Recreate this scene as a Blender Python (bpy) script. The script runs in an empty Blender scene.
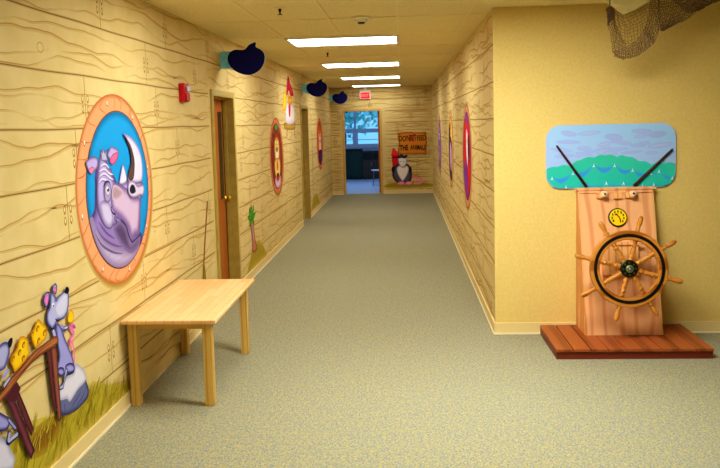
import bpy, bmesh, math, random
from mathutils import Vector, Matrix
from mathutils.geometry import delaunay_2d_cdt

random.seed(7)
C = bpy.context.scene.collection
PI = math.pi

# ------------------------------------------------------------------ camera solve
F, PITCH, YAW, ROLL, CX, CZ, SHY = 720.07, 0.0911115, -0.0614801, -0.0252811, 1.844245, 1.820778, -44.84
W, D1, D2, H = 2.599, 6.070, 18.443, 2.74
_cp, _sp, _cy, _sy = math.cos(PITCH), math.sin(PITCH), math.cos(YAW), math.sin(YAW)
FW = Vector((_sy*_cp, _cy*_cp, -_sp)); R0 = Vector((_cy, -_sy, 0)); U0 = R0.cross(FW)
RT = math.cos(ROLL)*R0 + math.sin(ROLL)*U0
UPV = -math.sin(ROLL)*R0 + math.cos(ROLL)*U0
CAM = Vector((CX, 0, CZ))

def at(px, py, axis, value):
    """world point on the plane axis=value seen at a photo pixel (used to read positions off the walls)"""
    d = FW + RT*((px-360)/F) - UPV*((py-234-SHY)/F)
    t = (value - CAM[axis])/d[axis]
    return CAM + d*t

cam_data = bpy.data.cameras.new('camera'); cam = bpy.data.objects.new('camera', cam_data); C.objects.link(cam)
cam_data.sensor_width = 36; cam_data.lens = F/720*36; cam_data.shift_y = SHY/720
cam_data.clip_start = .05; cam_data.clip_end = 200
m = Matrix((RT, UPV, -FW)).transposed().to_4x4(); m.translation = CAM
cam.matrix_world = m
bpy.context.scene.camera = cam

# ------------------------------------------------------------------ materials
def lin(c):
    return tuple(((v/255)/12.92 if v/255 <= .04045 else ((v/255+.055)/1.055)**2.4) for v in c)
def rgba(c): return lin(c)+(1,)

class Mt:
    def __init__(s, name, col=(200,200,200), rough=.6, metal=0, spec=.3):
        s.m = bpy.data.materials.new(name); s.m.use_nodes = True
        s.nt = s.m.node_tree; s.b = s.nt.nodes['Principled BSDF']
        s.b.inputs['Base Color'].default_value = rgba(col); s.b.inputs['Roughness'].default_value = rough
        s.b.inputs['Metallic'].default_value = metal; s.b.inputs['Specular IOR Level'].default_value = spec
        s.m.diffuse_color = rgba(col)
    def n(s, t, **kw):
        nd = s.nt.nodes.new(t)
        for k, v in kw.items():
            if k in nd.inputs.keys() if not hasattr(nd, k) else False: nd.inputs[k].default_value = v
            else: setattr(nd, k, v)
        return nd
    def l(s, a, b): s.nt.links.new(a, b)
    def coords(s, scale=(1,1,1), kind='Object'):
        tc = s.n('ShaderNodeTexCoord'); mp = s.n('ShaderNodeMapping'); mp.inputs['Scale'].default_value = scale
        s.l(tc.outputs[kind], mp.inputs['Vector']); return mp.outputs[0]
    def noise(s, vec, scale, detail=3, dist=0, rough=.5):
        n = s.n('ShaderNodeTexNoise'); n.inputs['Scale'].default_value = scale; n.inputs['Detail'].default_value = detail
        n.inputs['Distortion'].default_value = dist; n.inputs['Roughness'].default_value = rough
        s.l(vec, n.inputs['Vector']); return n.outputs['Fac']
    def ramp(s, fac, stops):
        r = s.n('ShaderNodeValToRGB'); e = r.color_ramp.elements
        while len(e) < len(stops): e.new(.5)
        for i, (p, c) in enumerate(stops): e[i].position = p; e[i].color = rgba(c)
        s.l(fac, r.inputs[0]); return r.outputs[0]
    def mix(s, fac, a, b, mode='MIX'):
        x = s.n('ShaderNodeMix'); x.data_type = 'RGBA'; x.blend_type = mode
        if isinstance(fac, (int, float)): x.inputs[0].default_value = fac
        else: s.l(fac, x.inputs[0])
        for i, v in ((6, a), (7, b)):
            if isinstance(v, tuple): x.inputs[i].default_value = rgba(v)
            else: s.l(v, x.inputs[i])
        return x.outputs[2]
    def base(s, out): s.l(out, s.b.inputs['Base Color']); return s
    def bump(s, h, strength=.2, dist=.01):
        b = s.n('ShaderNodeBump'); b.inputs['Strength'].default_value = strength; b.inputs['Distance'].default_value = dist
        s.l(h, b.inputs['Height']); s.l(b.outputs[0], s.b.inputs['Normal']); return s

def speckle(name, c1, c2, scale=40, rough=.7, spec=.2, big=None):
    k = Mt(name, c1, rough, 0, spec); v = k.coords()
    o = k.ramp(k.noise(v, scale, 4), [(.35, c1), (.65, c2)])
    if big:
        o = k.mix(k.ramp(k.noise(v, .8, 2), [(.3, (0,0,0)), (.7, (120,120,120))]), o, big)
    return k.base(o)

def wood(name, c1, c2, axis='Z', scale=1.0, ring=6.0, rough=.45, fine=(1,1,.06), dist=3.0):
    k = Mt(name, c1, rough, 0, .35)
    s = {'X': (.12,1,1), 'Y': (1,.12,1), 'Z': (1,1,.12)}[axis]
    v = k.coords(tuple(a*scale for a in s))
    w = k.n('ShaderNodeTexWave'); w.bands_direction = 'X' if axis != 'X' else 'Y'
    w.inputs['Scale'].default_value = ring; w.inputs['Distortion'].default_value = dist
    w.inputs['Detail'].default_value = 2; w.inputs['Detail Scale'].default_value = 1.2
    k.l(v, w.inputs['Vector'])
    o = k.ramp(w.outputs['Fac'], [(.1, c1), (.7, c1), (.95, c2)])
    g = k.noise(v, 60*scale, 3)
    o = k.mix(k.ramp(g, [(.4, (0,0,0)), (.7, (90,90,90))]), o, c2)
    return k.base(o)

WALL = (226,204,146); GRAIN = (186,138,72); JOINT = (140,98,40)
M = {}
M['plank_paint'] = speckle('painted_plank_wall', (228,206,148), (221,198,136), 5, .75, .15)
M['yellow_wall'] = speckle('yellow_wall_paint', (234,208,132), (228,200,122), 60, .7, .2)
M['plain_wall'] = speckle('cream_wall_paint', (226,204,140), (220,196,128), 20, .8, .15)
# vertex-coloured mural paint
k = Mt('mural_paint', (200,200,200), .75, 0, .12); a_ = k.n('ShaderNodeAttribute'); a_.attribute_name = 'Col'
k.base(a_.outputs['Color']); M['mural'] = k
k = Mt('glossy_mural_paint', (200,200,200), .4, 0, .3); a_ = k.n('ShaderNodeAttribute'); a_.attribute_name = 'Col'
k.base(a_.outputs['Color']); M['mural_gloss'] = k
# carpet
k = Mt('flecked_carpet', (130,138,112), .95, 0, .05); v = k.coords()
f1 = k.ramp(k.noise(k.coords((1,.6,1)), 56, 5, .6, .7), [(.40, (118,134,128)), (.5, (148,150,116)), (.60, (182,168,88))])
f2 = k.ramp(k.noise(v, 100, 2), [(.35, (100,106,118)), (.65, (206,190,156))])
f3 = k.mix(.45, f1, f2)
f4 = k.mix(k.ramp(k.noise(v, .5, 3), [(.35, (0,0,0)), (.75, (110,110,110))]), f3, (150,156,150))
k.base(f4).bump(k.noise(v, 160, 2), .3, .006); M['carpet'] = k
M['ceiling'] = speckle('fissured_ceiling_tile', (246,232,180), (230,212,152), 70, .9, .1)
M['tbar'] = Mt('ceiling_grid_bar', (240,226,172), .8)
M['baseboard'] = Mt('cream_vinyl_baseboard', (236,212,150), .45, 0, .4)
M['base_edge'] = Mt('pale_baseboard_foot', (248,232,196), .45, 0, .4)
M['frame_olive'] = speckle('olive_door_frame_paint', (190,166,84), (180,154,74), 12, .4, .4)
M['door_wood'] = wood('stained_door_veneer', (200,124,50), (172,96,36), 'Z', 1.5, 3, .4)
M['dark_gap'] = Mt('dark_gap_shade', (70,22,14), .5)
M['glass_dark'] = Mt('dark_door_glass', (14,34,30), .12, 0, .6)
M['brass'] = Mt('brass', (214,166,62), .28, .9)
M['table_leg'] = wood('maple_table_leg', (226,188,104), (206,162,80), 'Z', 2, 4, .45)
M['apron'] = wood('maple_apron', (220,180,96), (200,154,74), 'X', 2, 4, .45)
# butcher block table top (strips along y)
k = Mt('butcher_block', (236,184,116), .38, 0, .4)
br = k.n('ShaderNodeTexBrick'); br.inputs['Scale'].default_value = 1
br.inputs['Color1'].default_value = rgba((246,204,150)); br.inputs['Color2'].default_value = rgba((236,186,126)); br.inputs['Mortar'].default_value = rgba((196,138,78))
br.inputs['Mortar Size'].default_value = .001; br.inputs['Brick Width'].default_value = .46; br.inputs['Row Height'].default_value = .06
mp = k.n('ShaderNodeMapping'); mp.inputs['Rotation'].default_value = (0,0,PI/2); tc = k.n('ShaderNodeTexCoord'); k.l(tc.outputs['Object'], mp.inputs['Vector']); k.l(mp.outputs[0], br.inputs['Vector'])
g = k.noise(k.coords((1,.08,1)), 70, 4)
k.base(k.mix(k.ramp(g, [(.4, (0,0,0)), (.8, (80,80,80))]), br.outputs['Color'], (190,126,64))); M['butcher'] = k
M['pine'] = wood('pine_panel', (244,186,134), (228,158,106), 'Z', 1.0, 2.6, .42, dist=7.0)
M['pine_side'] = wood('pine_side', (238,182,118), (216,146,84), 'Z', 1.0, 6, .42)
M['deck'] = wood('red_brown_deck', (168,92,46), (142,72,34), 'Y', .8, 2, .4)
M['deck_front'] = wood('dark_deck_fascia', (126,52,30), (98,36,20), 'X', 1.5, 4, .4)
M['oak'] = wood('varnished_oak', (206,138,58), (166,98,34), 'X', 4, 3, .3)
M['black_band'] = Mt('black_inlay', (26,22,14), .4)
M['iron'] = Mt('dark_green_bronze', (40,44,28), .35, .5)
M['steel'] = Mt('steel', (150,160,170), .25, .9)
M['pale_knob'] = Mt('pale_turned_wood', (240,200,160), .4)
M['dark_rod'] = wood('dark_mahogany_rod', (74,24,22), (48,14,14), 'Z', 3, 3, .4)
M['white_metal'] = Mt('white_enamel', (236,232,220), .4)
M['detector'] = Mt('cream_plastic', (240,230,196), .45)
M['navy'] = speckle('navy_felt', (20,20,128), (8,8,70), 90, .7, .2)
M['navy_edge'] = Mt('pale_blue_sign_edge', (120,170,190), .5)
M['teal'] = speckle('teal_bracket_paint', (150,226,250), (126,206,236), 20, .5, .3)
M['alarm_red'] = Mt('red_alarm_plastic', (188,14,26), .35, 0, .4)
M['strobe'] = Mt('strobe_lens', (225,225,245), .1, 0, .6)
M['net'] = speckle('brown_netting', (150,124,92), (104,76,70), 300, .9, .05)
M['canvas'] = speckle('cream_canvas', (255,246,196), (250,238,180), 20, .85, .1)
M['board_wood'] = speckle('orange_board', (222,140,46), (188,104,28), 8, .6, .25)
M['ink'] = Mt('black_paint', (24,16,12), .6)
M['red_paint'] = Mt('red_paint', (196,34,30), .6)
M['green_cab'] = Mt('dark_green_laminate', (20,62,52), .5)
M['brown_cab'] = wood('dark_cabinet_wood', (74,64,54), (52,46,40), 'Z', 2, 3, .5)
M['counter'] = Mt('black_counter', (26,34,42), .3)
M['room_floor'] = speckle('blue_grey_tile', (196,206,220), (176,190,208), 14, .5, .3)
M['room_wall'] = Mt('pale_room_wall', (176,196,212), .8)
M['win_frame'] = Mt('white_window_frame', (206,222,236), .5)
M['stool_seat'] = Mt('pale_stool_seat', (214,220,226), .4)
M['chrome'] = Mt('chrome', (190,196,204), .2, .9)
M['bark'] = speckle('bark', (92,80,66), (60,50,42), 20, .9)
M['leaf'] = speckle('tree_leaf', (170,220,214), (200,236,226), 3, .7)
M['lawn'] = speckle('lawn', (90,140,90), (70,116,76), 6, .9)
k = Mt('clear_glass', (255,255,255), .02); gl = k.n('ShaderNodeBsdfTransparent'); gl.inputs[0].default_value = (.82,.93,1,1)
gs = k.n('ShaderNodeBsdfGlossy'); gs.inputs['Roughness'].default_value = .02; mx = k.n('ShaderNodeMixShader'); mx.inputs[0].default_value = .06
k.l(gl.outputs[0], mx.inputs[1]); k.l(gs.outputs[0], mx.inputs[2]); k.l(mx.outputs[0], k.nt.nodes['Material Output'].inputs[0]); M['glass'] = k
def emit(name, col, strength):
    k = Mt(name, col, .5); k.b.inputs['Emission Color'].default_value = rgba(col); k.b.inputs['Emission Strength'].default_value = strength
    return k
LIGHT = 19

M['fill_glow_blue'] = emit('added_cool_fill_glow', (176,206,255), 18)  # glow of the added fill light in the far room
M['exit_face'] = emit('lit_exit_face', (255,16,40), 1.1)
M['exit_letter'] = emit('lit_exit_letter', (255,150,130), .8)

# ------------------------------------------------------------------ mesh helpers
def link(name, bm, mats, parent=None, bevel=0, smooth=False, seg=2):
    me = bpy.data.meshes.new(name); bm.normal_update(); bm.to_mesh(me); bm.free()
    o = bpy.data.objects.new(name, me); C.objects.link(o)
    for x in (mats if isinstance(mats, (list, tuple)) else [mats]): me.materials.append(x.m)
    if smooth:
        for p in me.polygons: p.use_smooth = True
    if bevel:
        b = o.modifiers.new('bevel', 'BEVEL'); b.width = bevel; b.segments = seg; b.limit_method = 'ANGLE'; b.angle_limit = .6
    if parent is not None:
        o.parent = parent; o.matrix_parent_inverse = Matrix.Translation(parent.location).inverted() if parent.parent is None and parent.rotation_euler[:] == (0,0,0) else parent.matrix_world.inverted()
    return o
def tag(o, label, cat, group=None):
    o['label'] = label; o['category'] = cat
    if group: o['group'] = group
    return o
def thing(name, label, cat, loc=(0,0,0), group=None):
    o = bpy.data.objects.new(name, None); o.empty_display_size = .1; C.objects.link(o); o.location = loc
    return tag(o, label, cat, group)
def struct(name, bm, mats, parent=None, **kw):
    o = link(name, bm, mats, parent, **kw)
    if parent is None: o['kind'] = 'structure'
    return o
def box(bm, x0, x1, y0, y1, z0, z1, mi=0):
    v = [bm.verts.new(p) for p in ((x0,y0,z0),(x1,y0,z0),(x1,y1,z0),(x0,y1,z0),(x0,y0,z1),(x1,y0,z1),(x1,y1,z1),(x0,y1,z1))]
    for f in ((3,2,1,0),(4,5,6,7),(0,1,5,4),(1,2,6,5),(2,3,7,6),(3,0,4,7)):
        bm.faces.new([v[i] for i in f]).material_index = mi
    return v
def boxes(*bs):
    bm = bmesh.new()
    for b in bs: box(bm, *b)
    return bm
def frame_of(axis):
    a = Vector(axis).normalized(); h = Vector((0,0,1)) if abs(a.z) < .9 else Vector((1,0,0))
    u = a.cross(h).normalized(); return a, u, a.cross(u).normalized()
def lathe(bm, o, axis, prof, n=16, mi=0, caps=True):
    a, u, w = frame_of(axis); o = Vector(o); rings = []
    for r, t in prof:
        rings.append([bm.verts.new(o + a*t + (u*math.cos(2*PI*i/n) + w*math.sin(2*PI*i/n))*max(r, 1e-4)) for i in range(n)])
    for A, B in zip(rings, rings[1:]):
        for i in range(n):
            bm.faces.new((A[i], A[(i+1)%n], B[(i+1)%n], B[i])).material_index = mi
    if caps:
        bm.faces.new(rings[0][::-1]).material_index = mi; bm.faces.new(rings[-1]).material_index = mi
    return bm
def tube(bm, pts, r, n=8, mi=0):
    pts = [Vector(p) for p in pts]; rings = []
    for i, p in enumerate(pts):
        d = (pts[min(i+1, len(pts)-1)] - pts[max(i-1, 0)]).normalized(); a, u, w = frame_of(d)
        rr = r[i] if isinstance(r, (list, tuple)) else r
        rings.append([bm.verts.new(p + (u*math.cos(2*PI*k/n) + w*math.sin(2*PI*k/n))*rr) for k in range(n)])
    for A, B in zip(rings, rings[1:]):
        for k in range(n): bm.faces.new((A[k], A[(k+1)%n], B[(k+1)%n], B[k])).material_index = mi
    bm.faces.new(rings[0][::-1]).material_index = mi; bm.faces.new(rings[-1]).material_index = mi
    return bm
def prism(bm, pts, d, mi=0, mside=None):
    """extrude a planar 3-D outline by vector d"""
    d = Vector(d); A = [bm.verts.new(p) for p in pts]; B = [bm.verts.new(Vector(p)+d) for p in pts]
    bm.faces.new(A[::-1]).material_index = mi; bm.faces.new(B).material_index = mi
    n = len(pts)
    for i in range(n): bm.faces.new((A[i], A[(i+1)%n], B[(i+1)%n], B[i])).material_index = mi if mside is None else mside
    bmesh.ops.recalc_face_normals(bm, faces=bm.faces[:])
    return bm
def catmull(pts, k=5, closed=True):
    out = []; n = len(pts)
    rng = range(n) if closed else range(n-1)
    for i in rng:
        p = [pts[(i+j-1) % n] if closed else pts[min(max(i+j-1, 0), n-1)] for j in range(4)]
        for s in range(k):
            t = s/k
            out.append(tuple(.5*((2*p[1][c]) + (-p[0][c]+p[2][c])*t + (2*p[0][c]-5*p[1][c]+4*p[2][c]-p[3][c])*t*t + (-p[0][c]+3*p[1][c]-3*p[2][c]+p[3][c])*t**3) for c in range(2)))
    if not closed: out.append(tuple(pts[-1]))
    return out

# ------------------------------------------------------------------ flat painting
PLANE = {'L': (0, 0.0, 1, Vector((1,0,0))), 'R': (0, W, 1, Vector((-1,0,0))), 'E': (1, D2, 0, Vector((0,-1,0))), 'F': (1, D1, 0, Vector((0,-1,0)))}
def crop(x0, y0, s): return lambda *pts: [(x0+a/s, y0+b/s) for a, b in pts]
def segdist(p, a, b):
    dx, dy = b[0]-a[0], b[1]-a[1]; L = dx*dx+dy*dy
    t = 0 if L == 0 else max(0, min(1, ((p[0]-a[0])*dx + (p[1]-a[1])*dy)/L))
    return math.hypot(p[0]-a[0]-t*dx, p[1]-a[1]-t*dy)
def lerp(a, b, t): return tuple(x+(y-x)*t for x, y in zip(a, b))

class Paint:
    """a painted patch on a wall: coloured shapes in wall coordinates, stacked a hair apart"""
    def __init__(s, wall, lift=.0012, step=.0001, off=0):
        s.ax, s.val, s.uax, s.nrm = PLANE[wall]; s.bm = bmesh.new(); s.col = s.bm.verts.layers.float_color.new('Col')
        s.lift = lift; s.step = step; s.off = off
        s.val += off*s.nrm[s.ax]; s.clip = None
    def uv(s, p):
        q = at(p[0], p[1], s.ax, s.val); return (q[s.uax], q[2])
    def P(s, u, z, l):
        v = [0,0,z]; v[s.uax] = u; v[s.ax] = s.val; return Vector(v) + s.nrm*l
    def face(s, vs):
        f = s.bm.faces.new(vs); f.normal_update()
        if f.normal.dot(s.nrm) < 0: f.normal_flip()
    def fill(s, pts, cin, cedge=None, w=.03, px=True, smooth=True, grad=None, k=4):
        """grad=(colour, du, dz): second colour reached along a direction across the shape"""
        if px: pts = [s.uv(p) for p in pts]
        if smooth: pts = catmull(pts, k)
        if s.clip:
            cu, cz, r = s.clip; q = []
            for u, z in pts:
                d = math.hypot(u-cu, z-cz)
                q.append((u, z) if d <= r else (cu+(u-cu)*r/d, cz+(z-cz)*r/d))
            pts = q
        n = len(pts); verts = [Vector(p) for p in pts]; edges = [(i, (i+1) % n) for i in range(n)]
        us = [p[0] for p in pts]; zs = [p[1] for p in pts]
        if cedge or grad:
            st = max((max(us)-min(us)), (max(zs)-min(zs)))/26
            if cedge: st = min(max(st, .003), max(w/2.2, .004))
            else: st = max(st, .004)
            nu, nz = int((max(us)-min(us))/st)+1, int((max(zs)-min(zs))/st)+1
            if nu*nz < 9000:
                for i in range(nu):
                    for j in range(nz):
                        verts.append(Vector((min(us)+(i+.5+.13*(j%2))*st, min(zs)+(j+.5)*st)))
        ov, oe, of, _, _, _ = delaunay_2d_cdt(verts, edges, [list(range(n))], 1, 1e-6)
        s.lift += s.step; bv = []
        gmin = gmax = 0
        if grad:
            gs = [u*grad[1]+z*grad[2] for u, z in pts]; gmin, gmax = min(gs), max(gs)
        E_ = [(pts[i], pts[(i+1) % n]) for i in range(n)]
        for v in ov:
            b = s.bm.verts.new(s.P(v[0], v[1], s.lift)); c = cin
            if grad: c = lerp(cin, grad[0], min(1, max(0, (v[0]*grad[1]+v[1]*grad[2]-gmin)/(gmax-gmin+1e-9))))
            if cedge:
                d = min(segdist(v, a, e) for a, e in E_); t = min(1, d/w); c = lerp(cedge, c, t*t*(3-2*t))
            b[s.col] = rgba(c); bv.append(b)
        for f in of:
            try: s.face([bv[i] for i in f])
            except ValueError: pass
        return s
    def ell(s, c, rx, ry, cin, cedge=None, w=.02, rot=0, px=True, n=20, grad=None):
        pts = []
        for i in range(n):
            a = 2*PI*i/n; x, y = rx*math.cos(a), ry*math.sin(a)
            pts.append((c[0]+x*math.cos(rot)-y*math.sin(rot), c[1]+x*math.sin(rot)+y*math.cos(rot)))
        return s.fill(pts, cin, cedge, w, px, False, grad)
    def line(s, pts, wd, col, px=True, smooth=True, taper=False, col2=None, k=4):
        if px: pts = [s.uv(p) for p in pts]
        if smooth and len(pts) > 2: pts = catmull(pts, k, False)
        s.lift += s.step; n = len(pts); prev = None
        for i, p in enumerate(pts):
            a, b = pts[max(i-1, 0)], pts[min(i+1, n-1)]; dx, dz = b[0]-a[0], b[1]-a[1]; L = math.hypot(dx, dz) or 1
            h = wd/2*(1 if not taper else max(.15, math.sin(PI*(i+.5)/n)) if taper == 1 else max(.1, 1-i/n))
            c = col if col2 is None else lerp(col, col2, i/max(1, n-1))
            v = [s.bm.verts.new(s.P(p[0]-dz/L*h, p[1]+dx/L*h, s.lift)), s.bm.verts.new(s.P(p[0]+dz/L*h, p[1]-dx/L*h, s.lift))]
            for x in v: x[s.col] = rgba(c)
            if prev: s.face([prev[0], prev[1], v[1], v[0]])
            prev = v
        return s
    def outline(s, pts, wd, col, px=True): 
        q = list(pts)+[pts[0]]; return s.line(q, wd, col, px)
    def build(s, name, parent=None, mat='mural'):
        o = link(name, s.bm, M[mat], parent)
        return o

def grass(P, u0, u1, ztop, zbot, n, lean=0.5, L=(.05,.13), cols=((178,166,40),(196,178,52),(206,188,70),(156,142,30),(206,170,52))):
    for i in range(n):
        u = random.uniform(u0, u1); zt = ztop(u)
        if zt <= zbot+.01: continue
        z = random.uniform(zbot, max(zbot+.01, zt-.03)); l = random.uniform(*L)
        a = PI/2 - lean + random.uniform(-.35,.35)
        P.lift -= P.step*.85
        P.line([(u, z), (u+l*math.cos(a)*.9, z+l*math.sin(a)*.75)], random.uniform(.006,.013), random.choice(cols), px=False, smooth=False, taper=2)

# plank line work: joints, butt joints with nail pairs, wavy grain
def plank_lines(P, u0, u1, z0, z1, holes, pitch=.305, butts=None, density=1.45, gw=.007, jw=.005, faint=False, seed=1):
    rnd = random.Random(seed)
    g2, g1 = lerp(GRAIN, WALL, .25), lerp(GRAIN, WALL, .72)
    if faint: g2, g1 = lerp(GRAIN, WALL, .2), lerp(GRAIN, WALL, .6)
    def free(u, z): return not any(a-.01 < u < b+.01 and c-.01 < z < d+.01 for a, b, c, d in holes)
    def runs(pts):
        out, cur = [], []
        for p in pts:
            if free(*p) and z0 < p[1] < z1: cur.append(p)
            else:
                if len(cur) > 2: out.append(cur)
                cur = []
        if len(cur) > 2: out.append(cur)
        return out
    row = 0; z = 0
    while z < z1:
        zt = z+pitch
        # grain
        k = 2 if rnd.random() < .45 else 3
        for j in range(int(k*density+.5)):
            base = z + pitch*(j+.5+rnd.uniform(-.15,.15))/(k*density); u = u0; pts = []; off = 0; v = 0
            ph = rnd.uniform(0, 6); fr = rnd.uniform(4, 7)
            while u < u1:
                v += rnd.uniform(-.007,.007); v *= .8; off += v; off *= .93
                dip = -.022*max(0, math.sin(u*fr*.33+ph))**5
                zz = base + off + .012*math.sin(u*fr+ph)+.006*math.sin(u*fr*2.3+ph*2) + dip
                pts.append((u, min(max(zz, z+.012), zt-.012))); u += .045
            for r in runs(pts):
                # break a line here and there
                cut, c0 = [], 0
                while c0 < len(r):
                    ln = rnd.randint(18, 60); cut.append(r[c0:c0+ln]); c0 += ln - 1 if rnd.random() < .6 else ln+rnd.randint(1, 6)
                for q in cut:
                    if len(q) > 3:
                        w_ = gw*rnd.uniform(.7,1.3); lf = P.lift
                        P.line([(a, b-.006) for a, b in q], w_*2.4, g1, px=False, smooth=False, taper=1)
                        P.lift = lf+.00003
                        P.line(q, w_, g2, px=False, smooth=False, taper=1); P.lift = lf
        # knots
        u = u0 + rnd.uniform(0, 2)
        while u < u1:
            zc = z+pitch*rnd.uniform(.35,.65)
            if free(u, zc) and zc < z1-.1:
                P.lift += .00006; r_ = rnd.uniform(.018,.03)
                ring = [(u+r_*1.3*math.cos(t*PI/6), zc+r_*math.sin(t*PI/6)) for t in range(13)]
                P.line(ring, gw*.7, lerp(GRAIN, WALL, .2), px=False, smooth=False); P.lift -= .00006
            u += rnd.uniform(2, 4.5)
        # joint
        if z > .05:
            lf = P.lift; P.lift = lf+.00015
            for r in runs([(u0+i*.1, z+.002*math.sin(i*.7)) for i in range(int((u1-u0)/.1)+1)]):
                P.line(r, jw*3.2, lerp(JOINT, WALL, .7), px=False, smooth=False); P.line(r, jw, JOINT, px=False, smooth=False)
            P.lift = lf
        # butts
        bl = list((butts or {}).get(row, []))
        u = (max(bl) if bl else u0+rnd.uniform(0, 1.2)) + (1.22 if bl else 0)
        while u < u1: bl.append(u); u += 1.22*rnd.choice((1, 1, 1.5))
        for u in bl:
            lf = P.lift; P.lift = lf+.0002
            if free(u, z+pitch/2) and u0 < u < u1 and zt < z1+.05:
                P.line([(u, z+.004), (u, min(zt, z1)-.004)], jw, JOINT, px=False, smooth=False)
                for du in (-.035, .035):
                    for zz in (z+pitch*.36, z+pitch*.56):
                        if zz < z1-.03:
                            P.ell((u+du, zz), .014, .026, lerp(JOINT, GRAIN, .7), px=False, n=10)
                            P.ell((u+du, zz+.003), .006, .015, lerp((250,236,190), WALL, .2), px=False, n=8)
            P.lift = lf
        z = zt; row += 1

# ------------------------------------------------------------------ the setting
XR, YB = 9.0, -3.2
T = .14
ow0, ow1 = 6.92, 7.745      # first doorway
od0, od1 = 12.98, 13.85     # second doorway
DZ = 2.13
struct('floor', boxes((-T, XR+T, YB-T, D2+T, -.1, 0)), M['carpet'])
bm = boxes((-T, XR+T, YB-T, D2+T, H, H+.1))
for i in range(-1, 12):                                   # grid bars
    x = .6 + .61*i
    x = .605*(i+1)-.0
    if 0 < x < XR:
        box(bm, x-.011, x+.011, YB, D2 if x < W else D1, H-.004, H+.001, 1)
y = 1.51-4.88
while y < D2:
    if y > YB: box(bm, 0, W if y > D1 else XR, y-.011, y+.011, H-.004, H+.001, 1)
    y += 1.22
struct('ceiling', bm, [M['ceiling'], M['tbar']])

holesL = [(ow0-.06, ow1+.06, -.1, DZ+.07), (od0-.06, od1+.06, -.1, DZ+.07)]
bm = boxes((-T,0,YB,ow0,0,H), (-T,0,ow0,ow1,DZ,H), (-T,0,ow1,od0,0,H), (-T,0,od0,od1,DZ,H), (-T,0,od1,D2,0,H))
wl = struct('wall_left', bm, M['plank_paint'])
P = Paint('L', .0003, .0000005)
plank_lines(P, 1.2, D2, 0.1, H, holesL, butts={8: [4.40], 7: [5.16], 6: [2.9], 5: [2.75], 4: [3.82], 3: [5.45], 2: [4.9], 1: [4.28], 0: [6.0]}, seed=5)
P.build('painted_planking', wl)
bm = boxes((W, W+T, D1, D2, 0, H)); bm.faces.ensure_lookup_table(); bm.normal_update()
for f in bm.faces:
    if f.normal.y < -.9: f.material_index = 1
wr = struct('wall_right', bm, [M['plank_paint'], M['yellow_wall']])
P = Paint('R', .0003, .0000005); plank_lines(P, D1, D2, .1, H, [], seed=11, gw=.011); P.build('painted_planking', wr)
struct('wall_facing', boxes((W+T, XR, D1, D1+T, 0, H)), M['yellow_wall'])
dx0, dx1, dzt = .345, 1.262, 2.135
we = struct('wall_end', boxes((-T,dx0,D2,D2+T,0,H), (dx0,dx1,D2,D2+T,dzt,H), (dx1,W+T,D2,D2+T,0,H)), M['plank_paint'])
P = Paint('E', .0003, .0000005); plank_lines(P, 0, W, .1, H, [(dx0-.05, dx1+.05, -.1, dzt+.06)], pitch=.305, density=2.2, gw=.010, jw=.006, faint=True, seed=3); P.build('painted_planking', we)
M['dim_wall'] = speckle('low_bounce_far_wall', (120,98,58), (110,88,50), 20, .8, .1)  # darkened so the unseen right wall bounces less light
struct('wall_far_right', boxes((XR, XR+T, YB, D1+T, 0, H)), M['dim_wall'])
struct('wall_behind', boxes((-T, XR+T, YB-T, YB, 0, H)), M['plain_wall'])

def base(name, x0, x1, y0, y1, fx, fy):
    bm = bmesh.new(); box(bm, x0, x1, y0, y1, 0.012, .098)
    box(bm, x0-(.006 if fx < 0 else 0), x1+(.006 if fx > 0 else 0), y0-(.006 if fy < 0 else 0), y1, 0, .014, 1)
    return struct(name, bm, [M['baseboard'], M['base_edge']])
base('baseboard_left', 0, .012, YB, ow0-.055, 1, 0); base('baseboard_left_middle', 0, .012, ow1+.055, od0-.055, 1, 0)
base('baseboard_left_far', 0, .012, od1+.055, D2-.012, 1, 0)
base('baseboard_right', W-.012, W, D1, D2-.012, -1, 0)
base('baseboard_facing', W-.012, XR, D1-.012, D1, 0, -1)
base('baseboard_end_left', 0, dx0-.05, D2-.012, D2, 0, -1); base('baseboard_end_right', dx1+.05, W, D2-.012, D2, 0, -1)

# doors on the left wall
def make_door(name, y0, y1):
    bm = boxes((-.139,.022,y0-.05,y0+.008,0,DZ+.055), (-.139,.022,y1-.008,y1+.05,0,DZ+.055), (-.139,.022,y0+.008,y1-.008,DZ-.008,DZ+.055),
               (-.10,-.06,y0+.0081,y0+.02,0,DZ-.02), (-.10,-.06,y1-.02,y1-.0081,0,DZ-.02), (-.10,-.06,y0+.02,y1-.02,DZ-.02,DZ-.0081))
    fr = struct(name, bm, M['frame_olive'], bevel=.004)
    a, b = y1-.23, y1-.075
    bm = boxes((-.138,-.102,y0+.009,a,.01,DZ-.009), (-.138,-.102,b,y1-.034,.01,DZ-.009), (-.138,-.102,a,b,.01,1.05), (-.138,-.102,a,b,1.98,DZ-.009))
    leaf = link('door_leaf', bm, M['door_wood'], fr)
    link('gap_shade_strip', boxes((-.138,-.1015,y1-.0335,y1-.0085,.01,DZ-.009)), M['dark_gap'], fr)  # solid dark strip standing for the shade between leaf and jamb
    link('window_pane', boxes((-.116,-.1025,a+.001,b-.001,1.051,1.979)), M['glass_dark'], leaf)
    bm = bmesh.new(); yk = y1-.055
    lathe(bm, (-.102, yk, 1.045), (1,0,0), [(.032,0),(.032,.008),(.012,.012),(.012,.03),(.026,.036),(.03,.05),(.024,.064),(.004,.068)], 16)
    link('knob', bm, M['brass'], leaf, smooth=True)
    return fr
make_door('door_1', ow0, ow1); make_door('door_2', od0, od1)
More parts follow.
